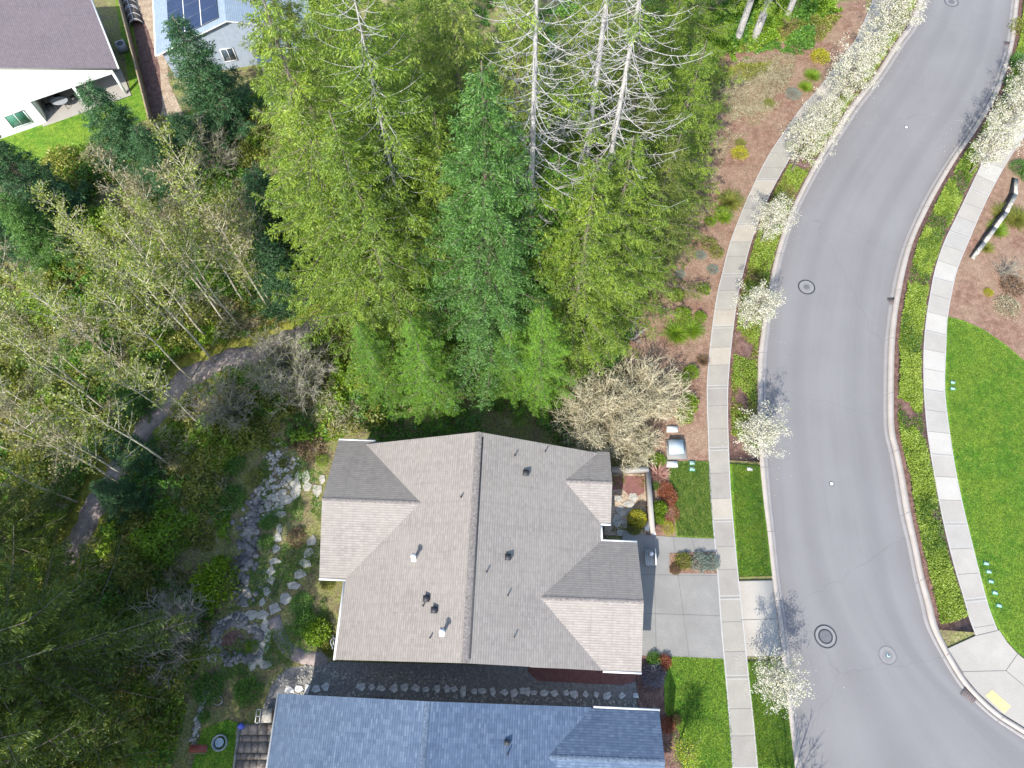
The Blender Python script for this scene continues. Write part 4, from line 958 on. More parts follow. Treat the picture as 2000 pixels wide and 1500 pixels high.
cedar(2, 1190, 500, .8, 'l_cedarb', 'yellow green cedar behind the right edge of the mass beside the mulch bed', sz=.7)
cedar(2, 1050, 620, .78, 'l_cedarg', 'green cedar between the centre fir and the leftmost dead snag', sz=.6)
cedar(1, 930, 500, .95, 'l_olive', 'olive green cedar behind the tip of the centre fir')
cedar(0, 1010, 480, .8, 'l_olive', 'olive dark cedar behind the leftmost dead snag')
cedar(2, 1120, 440, .75, 'l_olive', 'olive dark cedar behind the twin dead snags')
cedar(1, 720, 330, .85, 'l_olive', 'olive green cedar at the top of the photo beyond the left edge of the mass')
cedar(1, 1250, 330, .7, 'l_cedar', 'yellow green cedar above the pale litter patch at the top of the mass', sz=.62)
cedar(0, 1150, 280, .8, 'l_cedar', 'olive yellow cedar cut off by the top edge behind the twin snags')
cedar(2, 880, 320, .8, 'l_olive', 'dark olive cedar cut off by the top edge behind the centre fir')
cedar(1, 1235, 560, .8, 'l_cedarb', 'yellow green cedar at the right flank of the mass, level with the one ring manhole', sz=.62)
cedar(0, 1275, 430, .72, None, 'yellow green cedar at the right flank of the mass beside the olive grass clump', sz=.6)
cedar(2, 1290, 250, .75, None, 'yellow green cedar at the upper right flank, left of the pale litter patch', sz=.62)
cedar(2, 885, 450, .82, 'l_cedar', 'yellow green cedar between the grey trunked cedar and the tip of the centre fir', sz=.75)
cedar(1, 900, 640, .82, 'l_cedar', 'yellow green cedar squeezed just left of the centre fir trunk')
cedar(1, 1000, 770, .42, 'l_cedarg', 'smallest bright green cedar at the mass foot, right below the centre fir')
# centre fir
FV = conifer(26.5, 5.0, 1.5, 330, 13, 21, droop=.3, up=.2, leafL=(.11, .22), leafW=(.035, .065), hang=.3, per=13, cone=.8)
x, y = W(965, 705); tree_obj('fir_tree', *FV, 'twig_dark', 'l_fir', (x, y, 0), 'tall mid green fir with a pointed tip at the centre of the conifer mass', 'tree', GB)
# dead snags
def snag(px, py, H, R, live, seed, label, rz=0, nb=230, lm='l_cedar'):
    w, l, d = conifer(H, R, 3.5, nb, 8, seed, dead=live, droop=.55, up=.6, tr=.0075, cone=.42, **CK)
    x, y = W(px, py); o = empty('dead_conifer', (x, y, 0), label, 'dead tree', 'dead topped conifers', rz)
    w.build('trunk', 'bark_grey', o, smooth=True); l.build('lower_foliage', lm, o); d.build('dead_branches', 'bark_grey', o, smooth=True)
    return o
snag(1028, 640, 36, 3.6, .42, 31, 'leftmost of the grey dead topped conifers, with curved bare limbs', nb=260)
snag(1110, 560, 38, 4.2, .40, 32, 'left one of the twin grey dead topped conifers', rz=1)
snag(1140, 590, 35, 4.4, .44, 33, 'right one of the twin grey dead topped conifers', rz=2.4, lm='l_cedar')
snag(835, 640, 29, 3.8, .92, 34, 'cedar with a bare grey top in the left half of the mass', rz=.6, nb=190)
# grey trunks at the top right with crowns out of frame
for k, (px, py, s, lb) in enumerate(((1440, 78, .9, 'grey trunked cedar with its crown out of frame, the left one above the litter patch'), (1472, 80, 1.0, 'thick grey trunked cedar with its crown out of frame above the litter patch'), (1368, 25, .85, 'grey trunked cedar at the top edge left of the thick grey trunk'), (1538, 30, .8, 'grey trunked cedar at the top edge beside the upper sidewalk'))):
    if k == 0:
        w, l, d = conifer(31, 4.6, 6.5, 190, 8, 41, tr=.012, **CK); gk = tree_obj('cedar_tree', w, l, None, 'bark_grey', 'l_cedar', (0, 0, 0), 'x', 'tree')
    x, y = W(px, py); place(gk, k == 0, (x, y, 0), lb, s, k*1.9, None, 'grey trunked trees at the top edge')
# small firs on the left
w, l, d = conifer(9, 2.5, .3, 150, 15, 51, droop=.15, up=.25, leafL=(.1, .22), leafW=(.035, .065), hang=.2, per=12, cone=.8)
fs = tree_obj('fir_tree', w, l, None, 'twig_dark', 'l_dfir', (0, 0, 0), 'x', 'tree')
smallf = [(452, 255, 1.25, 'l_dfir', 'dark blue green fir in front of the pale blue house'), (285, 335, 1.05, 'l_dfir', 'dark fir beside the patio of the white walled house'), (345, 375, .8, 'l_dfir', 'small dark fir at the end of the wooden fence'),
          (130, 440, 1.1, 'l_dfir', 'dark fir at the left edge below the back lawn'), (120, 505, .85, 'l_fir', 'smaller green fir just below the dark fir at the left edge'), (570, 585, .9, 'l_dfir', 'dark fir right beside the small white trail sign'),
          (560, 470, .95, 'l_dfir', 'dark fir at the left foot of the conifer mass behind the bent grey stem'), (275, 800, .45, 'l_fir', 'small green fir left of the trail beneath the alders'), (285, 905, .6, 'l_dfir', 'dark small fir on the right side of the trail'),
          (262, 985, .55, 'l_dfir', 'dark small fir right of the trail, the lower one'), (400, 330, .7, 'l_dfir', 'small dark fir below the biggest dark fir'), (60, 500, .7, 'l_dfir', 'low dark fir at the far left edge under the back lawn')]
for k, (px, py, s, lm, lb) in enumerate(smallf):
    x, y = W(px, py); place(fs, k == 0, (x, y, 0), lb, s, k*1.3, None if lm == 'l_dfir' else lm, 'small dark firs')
# dark cedars lower left
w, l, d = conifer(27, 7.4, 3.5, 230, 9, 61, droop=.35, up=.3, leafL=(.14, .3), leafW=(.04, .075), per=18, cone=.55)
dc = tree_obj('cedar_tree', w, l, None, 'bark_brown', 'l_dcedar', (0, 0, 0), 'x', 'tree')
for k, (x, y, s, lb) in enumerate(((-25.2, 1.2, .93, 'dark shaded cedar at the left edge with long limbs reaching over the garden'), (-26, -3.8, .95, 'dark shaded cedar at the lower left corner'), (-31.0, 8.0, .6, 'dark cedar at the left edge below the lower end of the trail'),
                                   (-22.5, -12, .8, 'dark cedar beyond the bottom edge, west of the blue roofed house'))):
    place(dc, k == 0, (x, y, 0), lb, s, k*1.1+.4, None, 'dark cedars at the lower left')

# alders / birches with pale thin trunks
def birch(H, seed, nbr=34, leaf=1500, lean=.03):
    r = np.random.default_rng(seed); w = MB(); l = MB(); zs = np.linspace(0, H, 9); b = r.normal(size=2)*lean*H
    cx = lambda z: np.array([b[0]*(z/H)**2+.05*math.sin(z), b[1]*(z/H)**2+.05*math.cos(z*.8), z])
    w.tube([cx(z) for z in zs], [max(.018, .0062*H*(1-.8*z/H)) for z in zs], 6); tips = []
    for i in range(nbr):
        z = H*(.38+.6*(i+r.random())/nbr); az = i*2.4+r.normal()*.5; L = (H-z)*.26+.5; L *= r.uniform(.6, 1.3); p = cx(z)
        d = np.array([math.cos(az)*.75, math.sin(az)*.75, r.uniform(.5, .95)]); pts = [p, p+d*L*.5, p+d*L+(0, 0, .15*L)]
        w.tube(pts, [.022, .015, .007], 3); tips += [p+d*L*q for q in r.uniform(.3, 1, 5)]
        for j in range(5):
            q = p+d*L*r.uniform(.3, .95); e = q+unit(d+r.normal(size=3)*.7)*L*r.uniform(.2, .45); w.tube([q, e], [.011, .006], 3); tips += [q*.5+e*.5, e]
    tips = np.array(tips); c = tips[r.integers(0, len(tips), leaf)]+r.normal(size=(leaf, 3))*.16
    l.leaves(c, r.normal(size=(leaf, 3)), r.uniform(.1, .19, leaf), r.uniform(.07, .12, leaf)); return w, l
BV = []
for k, (h, s, lf_) in enumerate(((12, 71, 1100), (14, 72, 1500), (10, 73, 900))):
    w, l = birch(h, s, leaf=int(lf_*.9), nbr=26); BV.append(tree_obj('alder_tree', w, l, None, 'bark_birch', 'l_birch', (0, 0, 0), 'x', 'tree'))
bu = [False]*3
bl = [(277, 747, 1), (180, 742, 0), (170, 762, 1), (150, 982, 2), (245, 947, 1), (262, 937, 0), (300, 775, 2), (335, 815, 2), (372, 738, 0), (420, 707, 1), (305, 618, 0), (380, 616, 0), (440, 627, 1), (428, 600, 1), (480, 592, 1), (500, 592, 2), (525, 600, 1), (532, 612, 0), (538, 606, 2), (532, 560, 0), (100, 690, 0), (60, 790, 2), (210, 900, 2), (90, 870, 1), (385, 545, 2), (255, 560, 0), (340, 500, 0), (450, 480, 0), (395, 830, 2), (120, 620, 0), (40, 960, 0), (330, 905, 0), (405, 660, 1), (350, 650, 0), (238, 700, 2), (210, 800, 1), (468, 640, 0), (150, 860, 0), (20, 880, 1)]
bl.sort()
for i, (px, py, v) in enumerate(bl):
    x, y = W(px, py); s = rnd.uniform(.9, 1.12)
    place(BV[v], not bu[v], (x, y, 0), '%s thin pale trunked alder counting the trunk feet from the left edge' % ORD[i], s, rnd.uniform(0, 6.28), 'l_aldertan' if i % 4 == 1 else None, 'thin pale alders in the wetland'); bu[v] = True

# bare twiggy trees
def bare(H, R, stems, sub, seed, rad=.03, leaf=0, leafL=(.1, .2), spread=.8):
    r = np.random.default_rng(seed); w = MB(); l = MB(); tips = []
    for i in range(stems):
        az = r.uniform(0, 6.283); q = math.sqrt(r.random()); d = np.array([math.cos(az)*R*q, math.sin(az)*R*q, H*(1-.45*q*q)*r.uniform(.7, 1)])
        p0 = np.array([math.cos(az), math.sin(az), 0])*R*.1*r.random(); mid = p0+d*np.array([.35, .35, .55])*1.0
        end = p0+d; t = np.linspace(0, 1, 5)[:, None]; P = (1-t)**2*p0+2*t*(1-t)*mid+t**2*end; P[1:] += r.normal(size=(4, 3))*.06*R*.3
        w.tube(P, rad*np.linspace(1, .3, 5), 4)
        for j in range(sub):
            s = r.uniform(.25, 1); a = np.array([np.interp(s, t[:, 0], P[:, k]) for k in range(3)]); dd = unit(d/np.linalg.norm(d)+r.normal(size=3)*spread)
            L = R*r.uniform(.12, .34); b = a+dd*L+(0, 0, .05); m_ = (a+b)/2+r.normal(size=3)*.05*L; w.tube([a, m_, b], [rad*.4, rad*.3, rad*.16], 3); tips += [m_, b]
            for k in range(2):
                e = m_+unit(dd+r.normal(size=3)*.9)*L*.5; w.tube([m_, e], [rad*.25, rad*.13], 3); tips.append(e)
    if leaf:
        tips = np.array(tips); c = tips[r.integers(0, len(tips), leaf)]+r.normal(size=(leaf, 3))*.1; l.leaves(c, r.normal(size=(leaf, 3)), r.uniform(*leafL, leaf), r.uniform(.04, .08, leaf))
    return w, l
def bare_tree(name, px, py, args, wm, lm, label, cat='bare tree', sx=1, sy=1, group=None):
    w, l = bare(*args); x, y = W(px, py); o = tree_obj(name, w, l if l.v else None, None, wm, lm, (x, y, 0), label, cat, group); o.scale = (sx, sy, 1); return o
bare_tree('bare_shrub', 1165, 830, (4.2, 3.2, 70, 26, 81, .04, 6500, (.1, .2)), 'twig_tan', 'l_tan', 'big tan twiggy shrub mass between the conifers and the front lawn, left part', 'shrub')
bare_tree('bare_shrub', 1245, 800, (3.8, 3.1, 70, 26, 82, .04, 6000, (.1, .2)), 'twig_tan', 'l_tan', 'tan twiggy shrub mass beside the white utility pads, right part', 'shrub')
bare_tree('bare_shrub', 1225, 880, (2.6, 2.0, 46, 24, 83, .035, 3500, (.1, .2)), 'twig_tan', 'l_tan', 'tan twiggy shrub at the north east roof corner', 'shrub')
bare_tree('bare_tree', 590, 760, (6.5, 3.0, 60, 26, 84, .045, 3500, (.07, .13)), 'twig_grey', 'l_birch', 'pale leafless spreading tree above the garden, left of the green cedars')
bare_tree('bare_tree', 560, 735, (6.0, 2.2, 34, 22, 85, .04, 1500, (.07, .13)), 'twig_grey', 'l_birch', 'pale leafless tree at the end of the visible trail')
bare_tree('bare_tree', 450, 810, (5, 2.6, 50, 22, 86, .035, 2000, (.07, .13)), 'twig_grey', 'l_moss', 'grey leafless tree right of the trail bend')
bare_tree('bare_tree', 375, 1245, (6.5, 2.6, 40, 26, 87, .045), 'twig_grey', 'l_tan', 'small leafless tree with a fan of brown branches by the dark cedars')
bare_tree('bare_tree', 1535, 1560, (4.6, 1.8, 20, 16, 88, .03), 'bark_brown', 'l_tan', 'leafless street tree below the bottom edge, throwing a twiggy shadow on the road')
bare_tree('bare_tree', 525, 470, (7, 2.4, 26, 20, 89, .035, 800, (.07, .13)), 'twig_grey', 'l_birch', 'pale leafless tree beside the dark fir at the mass foot')
bare_tree('bare_tree', 430, 330, (5, 2.6, 36, 20, 90, .03, 1500, (.07, .13)), 'twig_grey', 'l_birch', 'leafless grey tree below the biggest dark fir')
bare_tree('bare_tree', 20, 800, (5, 2.0, 12, 12, 91, .05), 'twig_grey', 'l_birch', 'pale forked leafless tree at the left edge level with the trail')
bare_tree('bare_tree', 180, 655, (6.5, 1.6, 9, 14, 92, .06), 'bark_grey', 'l_birch', 'bleached snag leaning among the alders')
bare_tree('bare_shrub', 1958, 535, (1.8, 1.3, 14, 12, 93, .03), 'twig_grey', 'l_tan', 'bare pinkish grey shrub in the right mulch bed below the black wall', 'shrub')
bare_tree('bare_shrub', 1235, 665, (1.6, 1.3, 12, 10, 94, .04), 'bark_grey', 'l_tan', 'bleached dead branch heap at the foot of the conifers beside the mulch', 'dead branches')

# white street trees
def bloom(seed, H=4.3, R=1.5, n=6500):
    r = np.random.default_rng(seed); w = MB(); l = MB(); w.tube([(0, 0, 0), (.02, .01, 1.0), (0, .02, 2.0), (.02, 0, H*.85)], [.07, .06, .05, .02], 8)
    P = []
    for i in range(34):
        z = 1.25+(H-1.5)*((i+r.random())/34); az = i*2.4; L = R*math.sin(math.pi*min(.97, .22+.75*(z-1.2)/(H-1.2)))**.7*r.uniform(.5, 1.28)
        d = np.array([math.cos(az), math.sin(az), .75]); w.tube([(0, 0, z), np.array([0, 0, z])+d*L*.5, np.array([0, 0, z])+d*L*np.array([1, 1, 1.15])], [.025, .016, .006], 4)
        for k in range(9):
            s = r.uniform(.35, 1.05); c = np.array([0, 0, z])+d*L*s+r.normal(size=3)*.13; P.append(c)
    P = np.array(P); idx = r.integers(0, len(P), n); c = P[idx]+r.normal(size=(n, 3))*.115
    l.leaves(c, r.normal(size=(n, 3)), r.uniform(.045, .095, n), r.uniform(.04, .085, n))
    n2 = 700; c = P[r.integers(0, len(P), n2)]+r.normal(size=(n2, 3))*.15; l.leaves(c, r.normal(size=(n2, 3)), r.uniform(.07, .12, n2), .05, 1)
    return w, l
TV = []
for k in range(3):
    w, l = bloom(100+k); o = empty('blossom_tree', (0, 0, 0), 'x', 'tree'); w.build('trunk', 'bark_brown', o, smooth=True); l.build('crown', ['l_bloom', 'l_birch'], o); TV.append(o)
tu = [False]*3
GT = 'white flowering street trees'
tl = [(1775, -35, 0, 'ground', 1.15, 'white blossom tree at the top edge, highest on the left verge'), (1705, 102, 0, 0, 1.3, 'white blossom tree on the left verge, second from the top'), (1625, 213, 0, 0, 1.25, 'white blossom tree on the left verge, third from the top'),
      (1545, 335, 0, 0, 1.25, 'white blossom tree on the left verge, fourth from the top, at the bend'), (1484, 474, 0, 0, 1.0, 'white blossom tree on the left verge between the bend and the one ring manhole'), (1452, 640, 0, 0, 1.05, 'white blossom tree on the left verge level with the bright fern clump'),
      (1455, 878, 0, 0, 1.05, 'white blossom tree on the left verge at the top of the verge lawn'), (1486, 1332, 0, 0, 1.0, 'white blossom tree on the left verge just below the driveway apron'),
      (1890, 342, 0, 0, 1.15, 'white blossom tree on the right verge, the lowest one'), (1926, 283, 0, 0, 1.25, 'white blossom tree on the right verge, the middle one'), (1965, 215, 0, 0, 1.25, 'white blossom tree on the right verge, the highest one'), (1668, 158, 0, 0, 1.05, 'slim white blossom tree squeezed between the second and third trees of the left verge'), (1585, 275, 0, 0, 1.0, 'slim white blossom tree squeezed between the third and fourth trees of the left verge')]
for i, (px, py, _, __, s, lb) in enumerate(tl):
    x, y = W(px, py); v = i % 3; place(TV[v], not tu[v], (x, y, .08), lb, s, rnd.uniform(0, 6.28), None, GT); tu[v] = True

# shrubs
def shrubmesh(seed, n, L, w, R=1, H=.9, spiky=False, stems=14):
    r = np.random.default_rng(seed); l = MB(); s = MB()
    if spiky:
        d = unit(np.column_stack([r.normal(size=(n, 2)), np.abs(r.normal(size=n))*.7+.2])); c = r.normal(size=(n, 3))*.04*R; c[:, 2] = np.abs(c[:, 2])
        l.leaves(c+d*.08, d, R*r.uniform(.6, 1.15, n), w)
    else:
        lob = unit(r.normal(size=(16, 3))); lob[:, 2] = np.abs(lob[:, 2])
        d = unit(r.normal(size=(n, 3))); d[:, 2] = np.abs(d[:, 2]); k = (d@lob.T).max(1); rad = (.55+.45*np.clip((k-.55)/.4, 0, 1))*r.uniform(.55, 1.03, n)
        c = d*rad[:, None]*np.array([R, R, H]); c[:, 2] += .06
        l.leaves(c, unit(d+r.normal(size=(n, 3))*.8), r.uniform(L*.7, L*1.3, n), r.uniform(w*.7, w*1.3, n))
    for i in range(stems):
        a = i*2.4; q = np.array([math.cos(a)*R*.6, math.sin(a)*R*.6, H*.6]); s.tube([(0, 0, 0), q*.5, q], [.02, .014, .006], 3)
    return s, l
SH = {'leafy': shrubmesh(201, 1500, .13, .07), 'leafy2': shrubmesh(202, 1300, .16, .09), 'fine': shrubmesh(203, 1900, .09, .05), 'spiky': shrubmesh(204, 260, .2, .05, spiky=True), 'loose': shrubmesh(205, 700, .15, .09, H=1.1), 'grass': shrubmesh(206, 700, .2, .025, spiky=True)}
SHO = {}
def shrub(kind, px, py, r, h, lm, label, name='shrub', cat='shrub', group=None, z=.05, xy=None, sy=None):
    if kind not in SHO:
        s, l = SH[kind]; a = s.build('stems', 'twig_dark'); b = l.build('foliage', 'l_green'); SHO[kind] = (a.data, b.data); bpy.data.objects.remove(a); bpy.data.objects.remove(b)
    x, y = xy or W(px, py); o = empty(name, (x, y, z), label, cat, group, rnd.uniform(0, 6.28) if sy is None else 0)
    for nm, me in (('stems', SHO[kind][0]), ('foliage', SHO[kind][1])):
        c = bpy.data.objects.new(nm, me); COL.objects.link(c); c.parent = o
        if nm == 'foliage': c.material_slots[0].link = 'OBJECT'; c.material_slots[0].material = MT[lm]
    o.scale = (r, sy or r, h); return o
G1 = 'shrubs in the mulch bed beside the left sidewalk'
for a in [('leafy', 1443, 302, .75, .6, 'l_yellow', 'yellow green shrub alone in the mulch, upper middle of the left bed'), ('leafy', 1408, 418, .6, .6, 'l_lime', 'small lime shrub touching the big olive grass clump'),
          ('leafy', 1386, 435, .5, .5, 'l_lime', 'lime yellow shrub just left of the olive grass clump'), ('loose', 1384, 480, .65, .6, 'l_moss', 'yellowing round shrub in the left bed, above its twin'), ('loose', 1398, 497, .6, .55, 'l_moss', 'yellowing round shrub in the left bed, below its twin'),
          ('fine', 1367, 500, .5, .3, 'l_silver', 'flat grey green cushion left of the yellowing pair'), ('fine', 1391, 528, .5, .28, 'l_silver', 'flat grey green cushion nearest the left sidewalk'), ('fine', 1327, 537, .45, .28, 'l_silver', 'flat grey green cushion under the cedar edge'),
          ('leafy', 1374, 568, .5, .6, 'l_lime', 'lime shrub beside the left sidewalk, level with the one ring manhole'), ('leafy', 1320, 580, .6, .7, 'l_lime', 'lime shrub with a dark shadow under the cedar edge'), ('leafy', 1332, 618, .7, .8, 'l_lime', 'lime leaved shrub at the back of the bright fern clump'),
          ('leafy', 1366, 622, .5, .7, 'l_lime', 'lime leaved shrub at the right back of the bright fern clump'), ('leafy', 1348, 730, .6, .8, 'l_lime', 'lime shrub beside the sidewalk above the white pad'), ('leafy', 1330, 745, .6, .7, 'l_lime', 'lime shrub left of its twin above the white pad'),
          ('leafy', 1342, 790, .8, .9, 'l_lime', 'tall lime shrub right of the tan twiggy mass'), ('loose', 1335, 815, .7, .6, 'l_lime', 'loose lime shrub just above the white utility pad'), ('leafy2', 1285, 900, .55, .5, 'l_lime', 'yellow green shrub left of the lower white pad'),
          ('leafy', 1500, 205, .55, .5, 'l_moss', 'small olive shrub alone above the pale litter patch'), ('leafy', 1600, 115, .9, .8, 'l_yellow', 'bright yellow flowering shrub beside the upper sidewalk'), ('grass', 1585, 150, .9, .5, 'l_lime', 'lime grass clump beside the upper sidewalk, upper one'),
          ('grass', 1572, 172, .8, .45, 'l_lime', 'lime grass clump beside the upper sidewalk, lower one'), ('fine', 1548, 185, .8, .3, 'l_silver', 'flat grey green cushion beside the lime grass clumps'), ('leafy', 1445, 282, .5, .4, 'l_moss', 'faded shrub behind the lone yellow green shrub')]:
    shrub(*a, group=G1)
for i, (px, py, r, lm, lb) in enumerate(((1425, 395, 1.3, 'l_moss', 'big olive grass clump beside the left sidewalk'), (1412, 425, .9, 'l_lime', 'lime tipped grass clump below the big olive one'), (1320, 652, 1.2, 'l_lime', 'bright green fern clump beside the left sidewalk, left half'), (1350, 645, 1.1, 'l_lime', 'bright green fern clump beside the left sidewalk, right half'), (1372, 705, .6, 'l_brown', 'orange brown grass tuft near the sidewalk'))):
    shrub('grass', px, py, r, r*.55, lm, lb, 'grass_clump', 'grass clump', G1)
G2 = 'plants in the front beds'
for a in [('spiky', 1285, 930, .95, .8, 'l_pink', 'spiky pink leaved plant above the front lawn'), ('leafy', 1298, 958, .6, .7, 'l_red', 'red leaved shrub in the middle of the front bed'), ('leafy', 1305, 972, .65, .6, 'l_red', 'orange red shrub just below the red one'),
          ('fine', 1308, 1003, .75, .35, 'l_red', 'low rust coloured mat plant beside the front lawn'), ('leafy2', 1287, 995, .55, .9, 'l_lime', 'lime leaved shrub between the wall and the rust mat'), ('leafy2', 1286, 1015, .4, .7, 'l_lime', 'small lime shrub at the lower end of the courtyard wall'),
          ('fine', 1303, 1033, .55, .4, 'l_yellow', 'yellow tuft at the lower end of the front bed'), ('fine', 1286, 1036, .4, .35, 'l_pink', 'pale pink tuft beside the white boulder'), ('leafy', 1279, 950, .35, .5, 'l_green', 'green shrub right behind the grey pots'),
          ('leafy', 1333, 1097, .6, .7, 'l_moss', 'olive shrub in the driveway planter'), ('leafy2', 1318, 1112, .4, .4, 'l_brown', 'russet low shrub at the left end of the driveway planter'), ('leafy', 1366, 1100, .7, .75, 'l_silver', 'silver leaved shrub in the driveway planter, left one'), ('leafy', 1386, 1100, .6, .75, 'l_silver', 'silver leaved shrub in the driveway planter, right one'),
          ('leafy', 1276, 1288, .5, .6, 'l_green', 'dark green shrub at the lower driveway corner'), ('leafy', 1296, 1293, .5, .6, 'l_red', 'orange red shrub at the lower driveway corner'), ('fine', 1273, 1318, .85, .8, 'l_lav', 'grey lavender bush at the south east house corner'),
          ('leafy', 1303, 1415, .5, .5, 'l_red', 'rust shrub beside the blue roof corner'), ('leafy', 1318, 1405, .35, .6, 'l_brown', 'thin brown shrub by the lawn below the blue roof corner')]:
    shrub(*a, group=G2)
def ball(px, py, r, h, lm, label, n=2600, z=.05, L=.07, name='clipped_shrub', cat='shrub'):
    rr = np.random.default_rng(n+px); l = MB(); d = unit(rr.normal(size=(n, 3))); d[:, 2] = np.abs(d[:, 2]); c = d*np.array([r, r, h])*rr.uniform(.9, 1.02, (n, 1)); c[:, 2] += z
    l.leaves(c, unit(d+rr.normal(size=(n, 3))*.7), rr.uniform(L*.7, L*1.4, n), L*.6); s = MB(); s.tube([(0, 0, 0), (0, 0, h*.7)], .04, 6)
    x, y = W(px, py); o = empty(name, (x, y, 0), label, cat, G2); s.build('stem', 'bark_brown', o); l.build('foliage', lm, o); return o
ball(1243, 1015, .62, 1.15, 'l_yellow', 'round clipped yellow green shrub inside the front courtyard', 3800)
ball(1238, 1032, .45, .6, 'l_moss', 'low dark green mound in the courtyard shade', 1800)
w, l = bloom(140, 3.4, .8, 1500)
x, y = W(1322, 1462); o = empty('small_tree', (x, y, .08), 'small yellow green tree at the bottom edge of the lower lawn', 'tree'); w.build('trunk', 'bark_brown', o); l.build('crown', ['l_lime', 'l_yellow'], o)
G3 = 'plants in the right mulch bed'
for a in [('grass', 1958, 420, 1.2, .7, 'l_moss', 'olive spiky plants behind the black retaining wall, upper clump'), ('grass', 1945, 450, 1.0, .6, 'l_lime', 'lime spiky clump behind the middle of the black retaining wall'), ('grass', 1985, 430, 1.3, .8, 'l_moss', 'olive spiky clump at the right edge behind the black wall'),
          ('grass', 1925, 485, .7, .4, 'l_moss', 'small olive tuft near the low end of the black wall'), ('leafy', 1928, 573, .38, .4, 'l_yellow', 'tiny bright yellow shrub in the right mulch bed'), ('loose', 1975, 560, 1.0, .5, 'l_brown', 'faded brown low shrub in the right mulch bed'),
          ('loose', 1965, 600, 1.0, .4, 'l_tan', 'tan low shrub in the right mulch bed above the big lawn'), ('fine', 1985, 332, .8, 1.0, 'l_fir', 'dense dark green shrub beside the right sidewalk'), ('leafy', 2005, 345, .8, .9, 'l_fir', 'dense dark green shrub at the right edge beside the sidewalk'),
          ('leafy2', 1990, 125, 1.0, .7, 'l_fir', 'green shrub at the top right beyond the kerb'), ('leafy2', 1975, 165, .8, .6, 'l_green', 'dark green shrub under the highest right blossom tree'), ('loose', 1995, 60, 1.2, .8, 'l_moss', 'olive shrub at the top right edge')]:
    shrub(*a, group=G3)
G4 = 'shrubs in the west garden'
for a in [('leafy', 432, 1140, 1.5, 3.0, 'l_lime', 'bright lime round shrub standing out in the shaded west garden'), ('leafy2', 622, 1235, .9, .9, 'l_lime', 'green and cream leaved shrub by the house wall'), ('leafy', 600, 1220, .9, .8, 'l_green', 'dark green shrub left of the cream leaved one'), ('leafy', 648, 1265, .6, .7, 'l_moss', 'olive shrub by the hose'),
          ('leafy', 487, 1350, .9, .9, 'l_green', 'rounded green shrub at the blue roof corner'), ('leafy', 495, 1262, .45, .4, 'l_lime', 'small vivid green plant inside the pond ring'), ('fine', 630, 900, .5, .4, 'l_lime', 'small green shrub by the roof corner in russet bark'),
          ('leafy', 555, 905, .4, .35, 'l_moss', 'olive tuft among the pale cobbles'), ('loose', 500, 935, .7, .6, 'l_moss', 'loose yellowing shrub left of the pale cobbles'), ('leafy', 460, 910, .8, .7, 'l_green', 'green shrub left of the creek head'), ('leafy', 455, 975, 1.0, .8, 'l_green', 'dark green shrub left of the creek bed middle'),
          ('leafy', 525, 1020, .6, .35, 'l_green', 'dark ground hugging shrub between creek and stepping stones'), ('loose', 580, 1050, .7, .4, 'l_brown', 'russet faded plant between the stepping stone arcs'), ('leafy', 520, 1060, .6, .4, 'l_green', 'green plant left of the stepping stone arc'),
          ('loose', 610, 880, 1.0, .5, 'l_brown', 'russet dry shrub at the north west roof corner'), ('loose', 590, 860, 1.0, .6, 'l_brown', 'russet dry shrub above the pale cobbles'), ('leafy', 640, 1140, .5, .4, 'l_moss', 'olive plant under the west eave'),
          ('leafy', 410, 1345, 1.0, .7, 'l_green', 'dark shrub at the top of the cobble border'), ('leafy', 590, 1180, .8, .35, 'l_green', 'low dark mat right of the large stepping stones'), ('leafy', 400, 1400, .4, .3, 'l_green', 'tiny dark plant right of the cobble border')]:
    shrub(*a, group=G4)

